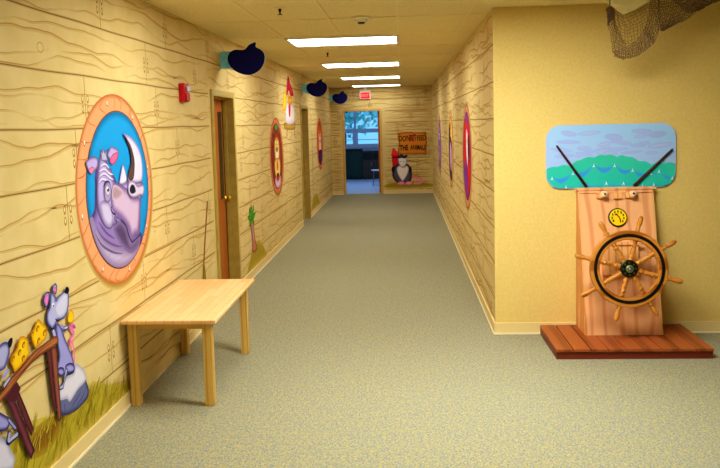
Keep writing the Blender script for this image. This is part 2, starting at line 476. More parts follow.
# end doorway frame with an open door leaf beyond
bm = boxes((dx0-.05,dx0+.006,D2-.02,D2+T+.02,0,dzt+.05), (dx1-.006,dx1+.05,D2-.02,D2+T+.02,0,dzt+.05), (dx0+.006,dx1-.006,D2-.02,D2+T+.02,dzt-.006,dzt+.05))
M['frame_tan'] = speckle('tan_door_frame', (220,182,104), (210,170,92), 12, .5, .3)
d3 = struct('door_3', bm, M['frame_tan'], bevel=.003)
link('door_leaf', boxes((dx1-.058,dx1-.012,D2+T+.03,D2+T+.9,.01,dzt-.01)), M['door_wood'], d3)

# ------------------------------------------------------------------ room beyond the doorway
RY0, RY1, RX0, RX1 = D2+T, 23.9, -1.6, 2.9
struct('floor_far_room', boxes((RX0, RX1, RY0, RY1, -.1, 0.0)), M['room_floor'])
struct('ceiling_far_room', boxes((RX0, RX1, RY0, RY1, H, H+.1)), M['room_wall'])
wx0, wx1, wz0, wz1 = -.9, 1.75, 1.02, 2.3
struct('wall_far_room', boxes((RX0, wx0, RY1, RY1+.15, 0, H), (wx1, RX1, RY1, RY1+.15, 0, H), (wx0, wx1, RY1, RY1+.15, 0, wz0), (wx0, wx1, RY1, RY1+.15, wz1, H)), M['room_wall'])
struct('wall_far_room_left', boxes((RX0-.1, RX0, RY0, RY1+.15, 0, H)), M['room_wall'])
struct('wall_far_room_right', boxes((RX1, RX1+.1, RY0, RY1+.15, 0, H)), M['room_wall'])
struct('wall_far_room_front', boxes((RX0, -T, RY0-.05, RY0, 0, H), (W+T, RX1, RY0-.05, RY0, 0, H)), M['room_wall'])
zm = 1.6
bs = [(wx0, wx1, RY1-.02, RY1+.1, wz0, wz0+.07), (wx0, wx1, RY1-.02, RY1+.1, wz1-.06, wz1), (wx0, wx1, RY1-.02, RY1+.1, zm-.04, zm+.04)]
mull = [wx0+.03, .26-.55, .26, 1.16, wx1-.03]
for x in mull: bs.append((x-.035, x+.035, RY1-.018, RY1+.098, wz0, wz1))
w1 = struct('window_1', boxes(*bs), M['win_frame'])
for a, b in zip(mull, mull[1:]):
    link('upper_pane', boxes((a+.036, b-.036, RY1+.03, RY1+.04, zm+.041, wz1-.061)), M['glass'], w1)
    s_ = link('awning_sash', boxes((a+.036,b-.036,RY1,RY1+.05,wz0+.071,wz0+.12), (a+.036,b-.036,RY1,RY1+.05,zm-.09,zm-.041), (a+.036,a+.085,RY1,RY1+.05,wz0+.12,zm-.09), (b-.085,b-.036,RY1,RY1+.05,wz0+.12,zm-.09), (a+.085,b-.085,RY1+.005,RY1+.045,1.27,1.29)), M['win_frame'], w1)
    link('lower_pane', boxes((a+.085, b-.085, RY1+.02, RY1+.03, wz0+.12, zm-.09)), M['glass'], s_)

t = thing('storage_cabinet', 'dark green low cabinet under the far window, left of the brown counter unit', 'cabinet', (.14,23.6,0))
link('body', boxes((-.35,.50,23.35,23.88,.06,.95), (-.33,.48,23.38,23.86,0,.06)), M['green_cab'], t, bevel=.005)
for i in (0, 1): link('door', boxes((-.34+.42*i,.07+.42*i,23.33,23.349,.08,.93)), M['green_cab'], t, bevel=.004)
link('top', boxes((-.36,.505,23.32,23.89,.95,.99)), M['counter'], t, bevel=.004)
t = thing('counter_unit', 'dark brown counter unit with a black top, seen through the far doorway', 'cabinet', (.95,23.5,0))
link('body', boxes((.51,1.55,23.3,23.88,.08,.88), (.53,1.53,23.34,23.86,0,.08)), M['brown_cab'], t, bevel=.004)
for i in range(3): 
    d_ = link('door', boxes((.52+.34*i,.84+.34*i,23.282,23.299,.1,.62)), M['brown_cab'], t, bevel=.004)
    link('handle', boxes((.80+.34*i,.815+.34*i,23.262,23.281,.45,.56)), M['chrome'], d_)
for i in range(3): link('drawer', boxes((.52+.34*i,.84+.34*i,23.282,23.299,.65,.86)), M['counter'], t, bevel=.004)
link('worktop', boxes((.506,1.57,23.26,23.89,.88,.92)), M['counter'], t, bevel=.004)
t = thing('stool', 'pale round stool with thin metal legs just inside the far doorway', 'stool', (1.04,21,0))
bm = lathe(bmesh.new(), (1.06,21,.43), (0,0,1), [(.01,0),(.16,0),(.17,.012),(.165,.03),(.01,.034)], 24); link('seat', bm, M['stool_seat'], t, smooth=False)
for i in range(4):
    a = PI/4+PI/2*i; bm = tube(bmesh.new(), [(1.06+.12*math.cos(a),21+.12*math.sin(a),.43),(1.06+.17*math.cos(a),21+.17*math.sin(a),0)], .012); link('leg', bm, M['chrome'], t)
bm = bmesh.new(); ring = [(1.06+.145*math.cos(2*PI*i/20),21+.145*math.sin(2*PI*i/20),.2) for i in range(21)]; tube(bm, ring, .007, 6); link('foot_ring', bm, M['chrome'], t)
t = thing('ceiling_light', 'added unseen cool fill light brightening the room beyond the doorway', 'light', (.7,21,H))  # added fill light, helps the bluish daylight in this room
link('frame', boxes((.08,1.32,20.65,21.35,H-.02,H-.001)), M['white_metal'], t)
link('diffuser', boxes((.11,1.29,20.68,21.32,H-.026,H-.0205)), M['fill_glow_blue'], t)

# outdoors behind the window
struct('ground_outside', boxes((-25,25,RY1+.3,60,-.4,-.3)), M['lawn'])
def tree(x, y, h, r, seed, label):
    rnd = random.Random(seed); t = thing('tree', label, 'tree', (x,y,-.3), 'trees outside the far window')
    bm = tube(bmesh.new(), [(x,y,-.3),(x+.1,y,h*.3),(x-.05,y,h*.6),(x+.05,y,h*.8)], [.2,.16,.1,.04], 8)
    for i in range(5):
        a = rnd.uniform(0, 6.3); tube(bm, [(x,y,h*.45),(x+r*.5*math.cos(a),y+r*.5*math.sin(a),h*.7)], [.08,.02], 6)
    link('trunk', bm, M['bark'], t)
    bm = bmesh.new()
    for i in range(1000):
        a, b, rr = rnd.uniform(0, 6.3), rnd.uniform(-1, 1), r*rnd.random()**.4
        c = Vector((x+rr*math.cos(a)*math.sqrt(1-b*b), y+rr*math.sin(a)*math.sqrt(1-b*b), h*.68+rr*b*.9))
        u = Vector((rnd.uniform(-1,1),rnd.uniform(-1,1),rnd.uniform(-1,1))).normalized()*.16; v = u.cross(Vector((rnd.uniform(-1,1),rnd.uniform(-1,1),.3))).normalized()*.1
        bm.faces.new([bm.verts.new(c-u), bm.verts.new(c+v), bm.verts.new(c+u), bm.verts.new(c-v)])
    link('foliage', bm, M['leaf'], t)
tree(-1.0, 33, 4.3, 2.1, 1, 'leafy tree outside the far window, on the left side of the glass')
tree(1.5, 40, 5.2, 2.6, 2, 'leafy tree outside the far window, on the right side of the glass')

# ------------------------------------------------------------------ ceiling fixtures
def ceiling_light(y0, y1, label, st, cx=1.215):
    t = thing('ceiling_light', label, 'light', (cx,(y0+y1)/2,H), 'fluorescent panels along the corridor ceiling')
    x0, x1 = cx-.605, cx+.605
    link('frame', boxes((x0,x1,y0,y0+.03,H-.018,H-.0005),(x0,x1,y1-.03,y1,H-.018,H-.0005),(x0,x0+.03,y0+.03,y1-.03,H-.018,H-.0005),(x1-.03,x1,y0+.03,y1-.03,H-.018,H-.0005)), M['white_metal'], t)
    link('diffuser', boxes((x0+.0301,x1-.0301,y0+.0301,y1-.0301,H-.012,H-.001)), emit('lit_diffuser', (252,253,246), st), t)
for c, lab in ((8.05, 'nearest and largest lit fluorescent panel on the corridor ceiling'), (11.33, 'second lit fluorescent panel from the viewer, in front of the air vent'),
               (14.6, 'third lit fluorescent panel from the viewer, just beyond the air vent'), (17.75, 'farthest lit fluorescent panel, right above the exit sign')):
    ceiling_light(c-.37, c+.37, lab, {8.05:15, 11.33:14, 14.6:12, 17.75:5}[c])
for c in (4.75, 1.5, -1.7):
    ceiling_light(c-.37, c+.37, 'lit fluorescent panel overhead before the corridor, out of the photo', {4.75:10, 1.5:8, -1.7:6}[c])
ceiling_light(3.75, 4.49, 'added unseen fill panel brightening the yellow wall right of the corridor', 40, 2.45)  # added fill light, brightens the facing wall from the left
t = thing('air_vent', 'slotted grey air vent in the corridor ceiling between two light panels', 'vent', (1.52,12.5,H))
link('frame', boxes((1.22,1.82,12.2,12.235,H-.012,H-.0005),(1.22,1.82,12.765,12.8,H-.012,H-.0005),(1.22,1.255,12.235,12.765,H-.012,H-.0005),(1.785,1.82,12.235,12.765,H-.012,H-.0005)), M['tbar'], t)
link('backing', boxes((1.256,1.784,12.236,12.764,H-.003,H-.0004)), M['black_band'], t)
for i in range(7): link('slat', boxes((1.256,1.784,12.262+.075*i,12.30+.075*i,H-.011,H-.004)), M['tbar'], t)
t = thing('smoke_detector', 'round cream smoke detector on the ceiling near the first light', 'detector', (1.5,6.36,H))
bm = lathe(bmesh.new(), (1.5,6.36,H), (0,0,-1), [(.088,.0005),(.09,.012),(.08,.02)], 28); link('base', bm, M['detector'], t)
bm = lathe(bmesh.new(), (1.5,6.36,H-.0201), (0,0,-1), [(.055,0),(.05,.018),(.034,.026)], 28); c_ = link('cap', bm, M['detector'], t)
bm = lathe(bmesh.new(), (1.5,6.36,H-.0462), (0,0,-1), [(.032,0),(.028,.01),(.004,.013)], 20); link('sensor', bm, M['black_band'], c_)
for x, y, lab in ((.9,5.7,'small sprinkler head on the ceiling, nearest the viewer'), (.9,9.3,'small sprinkler head on the ceiling beyond the first light')):
    t = thing('sprinkler', lab, 'sprinkler', (x,y,H), 'ceiling sprinkler heads')
    link('escutcheon', lathe(bmesh.new(), (x,y,H), (0,0,-1), [(.042,.0005),(.04,.006),(.016,.011)], 20), M['tbar'], t)
    bm = lathe(bmesh.new(), (x,y,H-.0112), (0,0,-1), [(.012,0),(.01,.02),(.006,.024),(.006,.04),(.02,.042),(.02,.045)], 12); link('nozzle', bm, M['iron'], t)

# exit sign
t = thing('exit_sign', 'lit red exit sign in a white case above the far doorway', 'sign', (.9,18.38,2.42))
link('case', boxes((.755,1.045,18.385,18.425,2.43,2.655), (.86,.94,18.385,18.425,2.655,H-.001)), M['white_metal'], t, bevel=.006)
link('canopy', boxes((.77,1.03,18.36,18.3845,2.60,2.645)), M['white_metal'], t)
link('face', boxes((.785,1.015,18.378,18.384,2.445,2.59)), M['exit_face'], t)
def text_mesh(name, s, size, loc, mat, parent, axis='E', extrude=.002, sx=1, bold=0, rot=0):
    cu = bpy.data.curves.new(name, 'FONT'); cu.body = s; cu.size = size; cu.align_x = 'CENTER'; cu.align_y = 'CENTER'; cu.extrude = extrude; cu.offset = bold
    o = bpy.data.objects.new(name, cu); C.objects.link(o); bpy.context.view_layer.update()
    me = bpy.data.meshes.new_from_object(o.evaluated_get(bpy.context.evaluated_depsgraph_get())); bpy.data.objects.remove(o)
    mt = Matrix.Translation(Vector(loc)) @ Matrix.Rotation(rot, 4, 'Y') @ Matrix.Rotation(PI/2, 4, 'X') @ Matrix.Diagonal((sx,1,1,1))
    me.transform(mt); me.materials.clear(); me.materials.append(mat.m); me.name = name
    o = bpy.data.objects.new(name, me); C.objects.link(o)
    if parent: o.parent = parent; o.matrix_parent_inverse = Matrix.Translation(parent.location).inverted()
    return o
text_mesh('lettering', 'EXIT', .095, (.9,18.3755,2.517), M['exit_letter'], t)

# fire alarm
t = thing('fire_alarm', 'red fire alarm strobe on the left plank wall by the first door', 'alarm', (0,6.03,2.1))
link('housing', boxes((.0,.05,5.90,6.03,2.035,2.19)), M['alarm_red'], t, bevel=.008)
link('horn', boxes((.0505,.062,5.915,6.015,2.045,2.11)), M['alarm_red'], t, bevel=.004)
link('strobe', boxes((.0505,.075,5.945,6.015,2.122,2.168)), M['strobe'], t, bevel=.012)

# navy cutout signs standing out from the left wall
blob = [(-.19,.02),(-.185,-.03),(-.15,-.085),(-.09,-.13),(-.01,-.155),(.06,-.15),(.125,-.115),(.17,-.06),(.188,.0),(.18,.055),(.15,.09),(.112,.112),(.098,.125),(.1,.165),(.06,.155),(.025,.135),(-.01,.098),(-.06,.093),(-.11,.098),(-.155,.08),(-.18,.05)]
for y, zc, lab in ((7.3, 2.495, 'navy blue cutout sign above the first door, largest and nearest'), (13.3, 2.485, 'navy blue cutout sign above the second door, middle of the three'), (18.2, 2.475, 'navy blue cutout sign in the far left corner by the exit sign, smallest')):
    t = thing('hanging_sign', lab, 'sign', (0,y,zc), 'navy cutout signs along the left wall')
    pts = catmull(blob, 4)
    bm = prism(bmesh.new(), [(.278+a, y-.012, zc+b) for a, b in pts], (0,.024,0), 0, 1)
    link('panel', bm, [M['navy'], M['navy_edge']], t)
    link('bracket', boxes((.0015,.105,y-.03,y+.03,zc-.085,zc+.085)), M['teal'], t, bevel=.004) if False else link('bracket', boxes((.0015,.2,y+.013,y+.04,zc-.085,zc+.085)), M['teal'], t, bevel=.004)

# ------------------------------------------------------------------ wooden table
t = thing('wooden_table', 'low light wood table standing against the left wall', 'table', (.31,5.1,0))
link('tabletop', boxes((.016,.632,4.41,5.635,.574,.6)), M['butcher'], t, bevel=.006)
for x in (.02, .515):
    for y in (4.50, 5.565): link('leg', boxes((x,x+.06,y,y+.06,0,.5735)), M['table_leg'], t, bevel=.004)
for b in ((.0805,.5145,4.515,4.535,.515,.5735), (.0805,.5145,5.59,5.61,.515,.5735)): link('apron', boxes(b), M['apron'], t)
for b in ((.04,.06,4.5605,5.5645,.515,.5735), (.535,.555,4.5605,5.5645,.515,.5735)): link('apron', boxes(b), M['table_leg'], t)

# ------------------------------------------------------------------ platform, stand, wheel, windshield
t = thing('platform', 'low red-brown planked wooden platform under the steering stand', 'platform', (3.57,5.73,0))
bx0, bx1, by0, by1, bh = 2.967, 4.135, 5.40, 6.054, .08
bm = bmesh.new(); n = 9; wv = (bx1-bx0)/n
for i in range(n): box(bm, bx0+wv*i+.004, bx0+wv*(i+1)-.004, by0-.012, by1, bh-.02, bh)
link('deck', bm, M['deck'], t, bevel=.0015)
link('fascia', boxes((bx0+.006,bx1-.006,by0,by0+.02,0,bh-.0205)), M['deck_front'], t)
for x in (bx0+.006, bx1-.026): link('side_board', boxes((x,x+.02,by0+.0205,by1-.001,0,bh-.0205)), M['deck_front'], t)
link('deck_core', boxes((bx0+.03,bx1-.03,by0+.03,by1-.01,.0,bh-.021)), M['deck_front'], t)

# wedge-shaped pine stand: front face leans back
sx0, sx1, zt_, zb_ = 3.272, 3.885, 1.222, bh+.0005
yf0, yf1, yw = 5.742, 6.015, 6.052
def yfront(z): return yf0+(yf1-yf0)*(z-bh)/(zt_-bh)
t = thing('steering_stand', 'tall pine wedge-shaped steering stand on the red-brown platform', 'stand', (3.59,5.9,bh))
bm = bmesh.new()
prism(bm, [(sx0+.0185, yf0, zb_), (sx0+.0185, yf1, zt_), (sx0+.0185, yf1+.02, zt_), (sx0+.0185, yf0+.02, zb_)], (sx1-sx0-.037,0,0))
link('front_panel', bm, M['pine'], t)
for x in (sx0, sx1-.018):
    bm = prism(bmesh.new(), [(x, yf0, zb_), (x, yf1, zt_), (x, yw, zt_), (x, yw, zb_)], (.018,0,0)); link('side_panel', bm, M['pine_side'], t)
link('top_board', boxes((sx0-.012,sx1+.012,yf1-.02,yw,zt_+.0005,zt_+.022)), M['pine'], t, bevel=.004)
tilt = math.atan2(yf1-yf0, zt_-bh); nf = Vector((0,-math.cos(tilt),math.sin(tilt))); uf = Vector((0,math.sin(tilt),math.cos(tilt)))
def onf(x, z, l=0): return Vector((x, yfront(z), z)) + nf*l
def onslab(bm, x0, x1, z0, z1, l0, l1, mi=0):
    a = [onf(x0,z0,l0),onf(x1,z0,l0),onf(x1,z1,l0),onf(x0,z1,l0)]; return prism(bm, a, nf*(l1-l0), mi)
bm = bmesh.new()                                        # notched plates behind the knobs
onslab(bm, sx0+.01, sx1-.01, zt_-.022, zt_-.001, .0008, .012); link('top_cleat', bm, M['pine'], t)
for a, b in ((3.424,3.52), (3.652,3.75)):
    bm = onslab(bmesh.new(), a, b, 1.155, zt_-.0225, .0008, .022); link('knob_plate', bm, M['pine_side'], t)
bm = onslab(bmesh.new(), 3.555, 3.625, 1.15, zt_-.0225, .0008, .022); link('notch_block', bm, M['pine_side'], t)
for x in (3.472, 3.702):
    bm = lathe(bmesh.new(), onf(x,1.182,.0225), nf, [(.014,0),(.014,.01),(.026,.018),(.031,.032),(.026,.046),(.012,.053)], 20); kn = link('knob', bm, M['pale_knob'], t, smooth=True)
    bm = lathe(bmesh.new(), onf(x,1.182,.0757), nf, [(.009,0),(.007,.003),(.001,.004)], 12); link('screw', bm, M['iron'], kn)
# dial
dc = (3.582, 1.0)
bm = lathe(bmesh.new(), onf(*dc,.001), nf, [(.076,0),(.076,.01),(.068,.014)], 36); dl = link('dial', bm, M['black_band'], t)
M['dial_yellow'] = Mt('yellow_dial_face', (250,216,20), .45)
bm = lathe(bmesh.new(), onf(*dc,.0152), nf, [(.067,0),(.067,.0015)], 36); link('dial_face', bm, M['dial_yellow'], dl)
bm = bmesh.new()
for kk in range(9):
    a = math.radians(215-kk*32); p = onf(dc[0]+.047*math.cos(a), dc[1]+.047*math.sin(a), .0168)
    q = [p + Vector((1,0,0))*sx_*.0075 + uf*sz_*.0085 for sx_, sz_ in ((-1,-1),(1,-1),(.4,0),(1,1),(-1,1),(-.4,0))]
    prism(bm, q, nf*.0008)
link('dial_marks', bm, M['ink'], dl)
bm = bmesh.new(); hp = [(-.026,.03),(-.018,.012),(-.012,.018),(.004,.0),(.012,-.02),(.012,-.042),(.022,-.042),(.022,-.018),(.012,.006),(-.004,.024),(.0,.032)]
prism(bm, [onf(dc[0],dc[1],.0169)+Vector((1,0,0))*a+uf*b for a, b in hp], nf*.0012); link('dial_hand', bm, Mt('dark_red_hand', (130,30,16), .5), dl)
# bearing block behind the wheel
bm = onslab(bmesh.new(), 3.43, 3.72, .54, .80, .0008, .05); link('bearing_block', bm, M['pine_side'], t, bevel=.008)
bm = onslab(bmesh.new(), 3.40, 3.75, .775, .80, .0505, .062); link('bearing_cap', bm, M['pine_side'], t, bevel=.003)

# the wheel: upright, axis nearly square to the panel
wc = at(628.5, 268.6, 1, 5.58); wn = Vector((0,-1,.12)).normalized(); wu = Vector((1,0,0)); wv_ = wn.cross(wu) * -1
wv_ = wu.cross(wn); wv_ = wv_ if wv_.z > 0 else -wv_
t = thing('ship_wheel', 'wooden ship steering wheel with eight turned spokes and a black band', 'wheel', tuple(wc))
def ringmesh(bm, r0, r1, l0, l1, n=72):
    vs = []
    for i in range(n):
        a = 2*PI*i/n; d = wu*math.cos(a)+wv_*math.sin(a)
        vs.append([bm.verts.new(wc+d*r+wn*l) for r, l in ((r0,l0),(r1,l0),(r1,l1),(r0,l1))])
    for i in range(n):
        A, B = vs[i], vs[(i+1)%n]
        for j in range(4): bm.faces.new((A[j], A[(j+1)%4], B[(j+1)%4], B[j]))
    bmesh.ops.recalc_face_normals(bm, faces=bm.faces[:]); return bm
link('rim', ringmesh(bmesh.new(), .222, .296, -.022, .022), M['oak'], t, bevel=.007)
link('inlay_band', ringmesh(bmesh.new(), .245, .268, .0222, .026), M['black_band'], t)
sp = [(.016,.06),(.017,.075),(.013,.085),(.018,.092),(.018,.098),(.012,.106),(.016,.128),(.0165,.15),(.012,.172),(.019,.18),(.019,.186),(.012,.192),(.016,.21),(.017,.222)]
hd = [(.017,.296),(.017,.300),(.010,.306),(.015,.312),(.015,.318),(.010,.324),(.014,.345),(.0165,.37),(.016,.395),(.012,.412),(.004,.42)]
for i in range(8):
    a = math.radians(30+45*i); d = wu*math.cos(a)+wv_*math.sin(a)
    s_ = link('spoke', lathe(bmesh.new(), wc, d, [(q_[0]*1.2, q_[1]) for q_ in sp], 14), M['oak'], t, smooth=True)
    link('handle', lathe(bmesh.new(), wc, d, [(q_[0]*1.25, q_[1]) for q_ in hd], 14), M['oak'], s_, smooth=True)
bm = lathe(bmesh.new(), wc-wn*.03, wn, [(.068,0),(.068,.052),(.06,.058)], 36); hb = link('hub', bm, M['iron'], t)
bm = lathe(bmesh.new(), wc+wn*.0285, wn, [(.03,0),(.03,.006),(.022,.01)], 24); link('hub_ring', bm, Mt('pale_green_brass', (140,150,96), .35, .6), hb)
bm = lathe(bmesh.new(), wc+wn*.039, wn, [(.016,0),(.014,.01),(.004,.014)], 16); link('hub_cap', bm, M['steel'], hb)
for i in range(8):
    a = 2*PI*i/8; bm = lathe(bmesh.new(), wc+(wu*math.cos(a)+wv_*math.sin(a))*.047+wn*.0285, wn, [(.006,0),(.005,.004)], 8); link('bolt', bm, M['brass'], hb)
yb = yfront(wc.z)-.052
bm = lathe(bmesh.new(), wc-wn*.0305, -wn, [(.022,0),(.022,max(.02, yb-wc.y-.03))], 20); link('axle', bm, M['iron'], t)

# painted windshield
t = thing('windshield_panel', 'rounded painted panel of sky and sea waves on the yellow wall', 'panel', (3.55,D1-.02,1.5))
x0, x1, z0, z1, r = 3.022, 4.078, 1.235, 1.765, .12
def rrect(x0, x1, z0, z1, r, n=8):
    o = []
    for cx, cz, a0 in ((x1-r,z1-r,0),(x0+r,z1-r,90),(x0+r,z0+r,180),(x1-r,z0+r,270)):
        for i in range(n+1):
            a = math.radians(a0+90*i/n); o.append((cx+r*math.cos(a), cz+r*math.sin(a)))
    return o
M['panel_edge'] = Mt('lilac_panel_edge', (206,196,226), .5)
bm = prism(bmesh.new(), [(a, D1-.016, b) for a, b in rrect(x0,x1,z0,z1,r)], (0,.0135,0)); link('board', bm, M['panel_edge'], t)
P = Paint('F', .0008, .0001, off=.016)
P.fill(rrect(x0+.006,x1-.006,z0+.006,z1-.006,r-.006), (178,196,252), None, px=False, smooth=False, grad=((164,212,255),0,1)); 
rnd = random.Random(4)
for i in range(26):
    u, z = rnd.uniform(x0+.12,x1-.12), rnd.uniform(1.5,1.7); P.lift -= .00009
    P.ell((u,z), rnd.uniform(.05,.11), rnd.uniform(.012,.03), rnd.choice(((174,196,250),(170,190,246),(186,206,252))), (166,190,248), .03, px=False, rot=rnd.uniform(-.2,.2))
P.lift += .0004
P.build('painted_sky', t, 'mural_gloss')
P = Paint('F', .0040, .0001, off=.016)
def sea(zf, x0_, x1_, zb):
    n = 60; top = [(x0_+(x1_-x0_)*i/n, zf(x0_+(x1_-x0_)*i/n)) for i in range(n+1)]; bot = []
    for a, b in rrect(x0+.006,x1-.006,z0+.006,z1-.006,r-.006)[18:27]: bot.append((a, b))
    for a, b in rrect(x0+.006,x1-.006,z0+.006,z1-.006,r-.006)[27:36]: bot.append((a, b))
    return top[::-1]+bot
def zfar(x):
    kn = [(3.0,1.385),(3.12,1.42),(3.22,1.42),(3.3,1.47),(3.42,1.49),(3.5,1.505),(3.6,1.49),(3.68,1.49),(3.78,1.45),(3.88,1.42),(3.98,1.43),(4.1,1.41)]
    for a, b in zip(kn, kn[1:]):
        if a[0] <= x <= b[0]:
            q_ = (x-a[0])/(b[0]-a[0]); return a[1]+(b[1]-a[1])*q_ + .016*math.sin(PI*q_)
    return 1.41
P.fill(sea(zfar, x0+.0061, x1-.0061, z0), (44,202,190), None, px=False, smooth=False, grad=((66,206,176),0,1))
SC = crop(520,110,3.6)
for row in (((92,242),(115,240),(190,222),(265,194),(340,194),(405,210),(470,222),(500,214),(548,238),(566,242)), ((120,268),(165,276),(230,257),(310,257),(372,257),(440,272),(480,262),(530,262))):
    pk = []
    for p in SC(*row):
        q = at(p[0], p[1], 1, D1-.016); pk.append((min(max(q.x, x0+.012), x1-.012), max(q.z, z0+.03)))
    for a, b in zip(pk, pk[1:]):
        lo = [(a[0]+(b[0]-a[0])*i/12, a[1]+(b[1]-a[1])*i/12) for i in range(13)]
        wd_ = b[0]-a[0]; d1, d0 = min(.08, wd_*.48), min(.03, wd_*.18)
        low = [(x_, max(z_-d1*math.sin(PI*i/12)**.8, z0+.012)) for i, (x_, z_) in enumerate(lo)]
        up = [(x_, z_-d0*math.sin(PI*i/12)**.8) for i, (x_, z_) in enumerate(lo)]
        P.fill(low+up[-2:0:-1], (66,158,236), (62,186,216), .016, px=False, smooth=False)
    for a in pk[1:-1]:
        P.fill([(a[0]-.013,a[1]-.03),(a[0]-.003,a[1]-.012),(a[0],a[1]+.006),(a[0]+.003,a[1]-.012),(a[0]+.013,a[1]-.03),(a[0],a[1]-.022)], (226,246,250), px=False, smooth=False)
P.build('painted_sea', t, 'mural_gloss')
for a, b in (((3.352,1.25),(3.107,1.597)), ((3.735,1.25),(4.045,1.548))):
    d = Vector((b[0]-a[0],0,b[1]-a[1])).normalized(); yy = D1-.016-.016
    p0, p1 = Vector((a[0],yy,a[1])), Vector((b[0],yy,b[1]))
    bm = tube(bmesh.new(), [p0, p0+(p1-p0)*.5, p0+(p1-p0)*.97, p1], [.0125,.0105,.0085,.006], 10); link('wiper', bm, M['dark_rod'], t, smooth=True)

# ------------------------------------------------------------------ end wall sign
t = thing('wooden_sign', 'orange wooden plank sign on the far wall asking not to feed the animals', 'sign', (2.07,D2-.02,1.3))
rnd = random.Random(2); pl = []
for i in range(13): pl.append((1.71+.72*i/12, 1.005+rnd.uniform(-.015,.015)))
for z in (1.1,1.2,1.3,1.42,1.5): pl.append((2.435+rnd.uniform(-.02,.012), z))
for i in range(13): pl.append((2.43-.72*i/12, 1.565+rnd.uniform(-.018,.012)))
for z in (1.48,1.4,1.3,1.2,1.1): pl.append((1.71+rnd.uniform(-.012,.02), z))
M['board_edge'] = Mt('burnt_board_edge', (120,56,20), .7)
bm = prism(bmesh.new(), [(a, D2-.022, b) for a, b in pl], (0,.02,0), 0, 1); link('board', bm, [M['board_wood'], M['board_edge']], t)
P = Paint('E', .0005, .0001, off=.022); P.fill([(a, b) for a, b in pl], (226,146,50), (170,90,26), .05, px=False, smooth=False); P.build('scorched_face', t)
yy = D2-.0262
text_mesh('lettering', 'DO', .2, (1.825,yy,1.40), M['ink'], t, sx=.6, bold=.003, rot=.06)
text_mesh('lettering', 'NOT', .21, (2.055,yy,1.415), M['ink'], t, sx=.56, bold=.004, rot=-.04)
text_mesh('lettering', 'FEED', .19, (2.305,yy,1.405), M['ink'], t, sx=.54, bold=.003, rot=-.05)
text_mesh('lettering', 'THE', .19, (1.86,yy,1.165), M['ink'], t, sx=.62, bold=.006, rot=-.03)
text_mesh('lettering', 'ANIMALS', .175, (2.215,yy,1.17), M['ink'], t, sx=.54, bold=.003, rot=.03)
bm = bmesh.new()
for a, b in (((2.0,1.52),(2.12,1.32)), ((2.12,1.52),(2.0,1.32))):
    dx, dz = b[0]-a[0], b[1]-a[1]; L = math.hypot(dx,dz); nx, nz = -dz/L*.012, dx/L*.012
    prism(bm, [(a[0]-nx,yy-.0025,a[1]-nz),(b[0]-nx,yy-.0025,b[1]-nz),(b[0]+nx,yy-.0025,b[1]+nz),(a[0]+nx,yy-.0025,a[1]+nz)], (0,-.0006,0))
link('red_cross', bm, M['red_paint'], t)
for x, z in ((1.75,1.52),(2.39,1.52),(2.07,1.555)):
    link('nail', lathe(bmesh.new(), (x,D2-.0245,z), (0,-1,0), [(.014,0),(.01,.006)], 10), M['iron'], t)

# possum holding a crayon, painted on the end wall
t = thing('animal_mural', 'painted grey possum holding a red crayon on the far wall', 'mural', (1.85,D2,.5))
Z = crop(383,125,6.68)
P = Paint('E'); P.fill(Z((5,405),(60,380),(140,374),(240,372),(330,392),(332,412),(250,420),(120,424),(30,424)), (168,146,44), (214,186,96), .06); P.build('painted_ground', t)
P = Paint('E', .0018); P.line(Z((190,350),(225,352),(258,360),(262,375),(245,388),(205,390)), .05, (240,130,170), col2=(250,150,190)); P.build('painted_tail', t)
P = Paint('E', .0022); P.fill(Z((66,290),(104,286),(108,196),(80,190),(58,205)), (220,30,46), (160,18,34), .03, smooth=False)
P.fill(Z((54,206),(66,152),(76,158),(108,196),(80,204)), (240,50,70), (190,20,40), .02, smooth=False); P.fill(Z((64,222),(66,212),(105,210),(104,222)), (70,20,50), smooth=False); P.build('painted_crayon', t)
P = Paint('E', .0030)
P.fill(Z((95,262),(72,285),(62,320),(68,355),(95,385),(130,392),(170,388),(190,360),(192,310),(180,275),(150,255)), (92,88,108), (40,38,56), .07)
P.fill(Z((128,372),(100,330),(92,290),(110,272),(135,282),(160,272),(172,295),(160,335),(140,365)), (246,236,236), (196,186,200), .04)
P.ell(Z((68,298))[0], 1.6, 3.2, (36,32,50), px=True); P.ell(Z((183,300))[0], 1.4, 3, (40,36,54)); P.build('painted_body', t)
P = Paint('E', .0045)
P.fill(Z((100,225),(112,205),(135,200),(155,212),(160,240),(152,268),(130,282),(110,268)), (236,232,240), (170,166,190), .04)
P.fill(Z((100,222),(112,200),(128,190),(138,206),(164,198),(152,222),(126,220)), (66,62,84), (40,36,56), .03)
for x in (118, 138): P.ell(Z((x,240))[0], .9, 1.2, (255,255,255)); P.ell(Z((x+1,242))[0], .45, .6, (10,10,10))
P.ell(Z((133,282))[0], 1.2, .8, (250,120,170)); P.build('painted_head', t)
P = Paint('E', .0055)
for c in ((122,388), (172,388)): P.fill(Z((c[0]-26,c[1]+6),(c[0]-12,c[1]-10),(c[0]+12,c[1]-10),(c[0]+26,c[1]+4),(c[0],c[1]+12)), (250,160,200), (220,110,160), .03)
P.build('painted_feet', t)

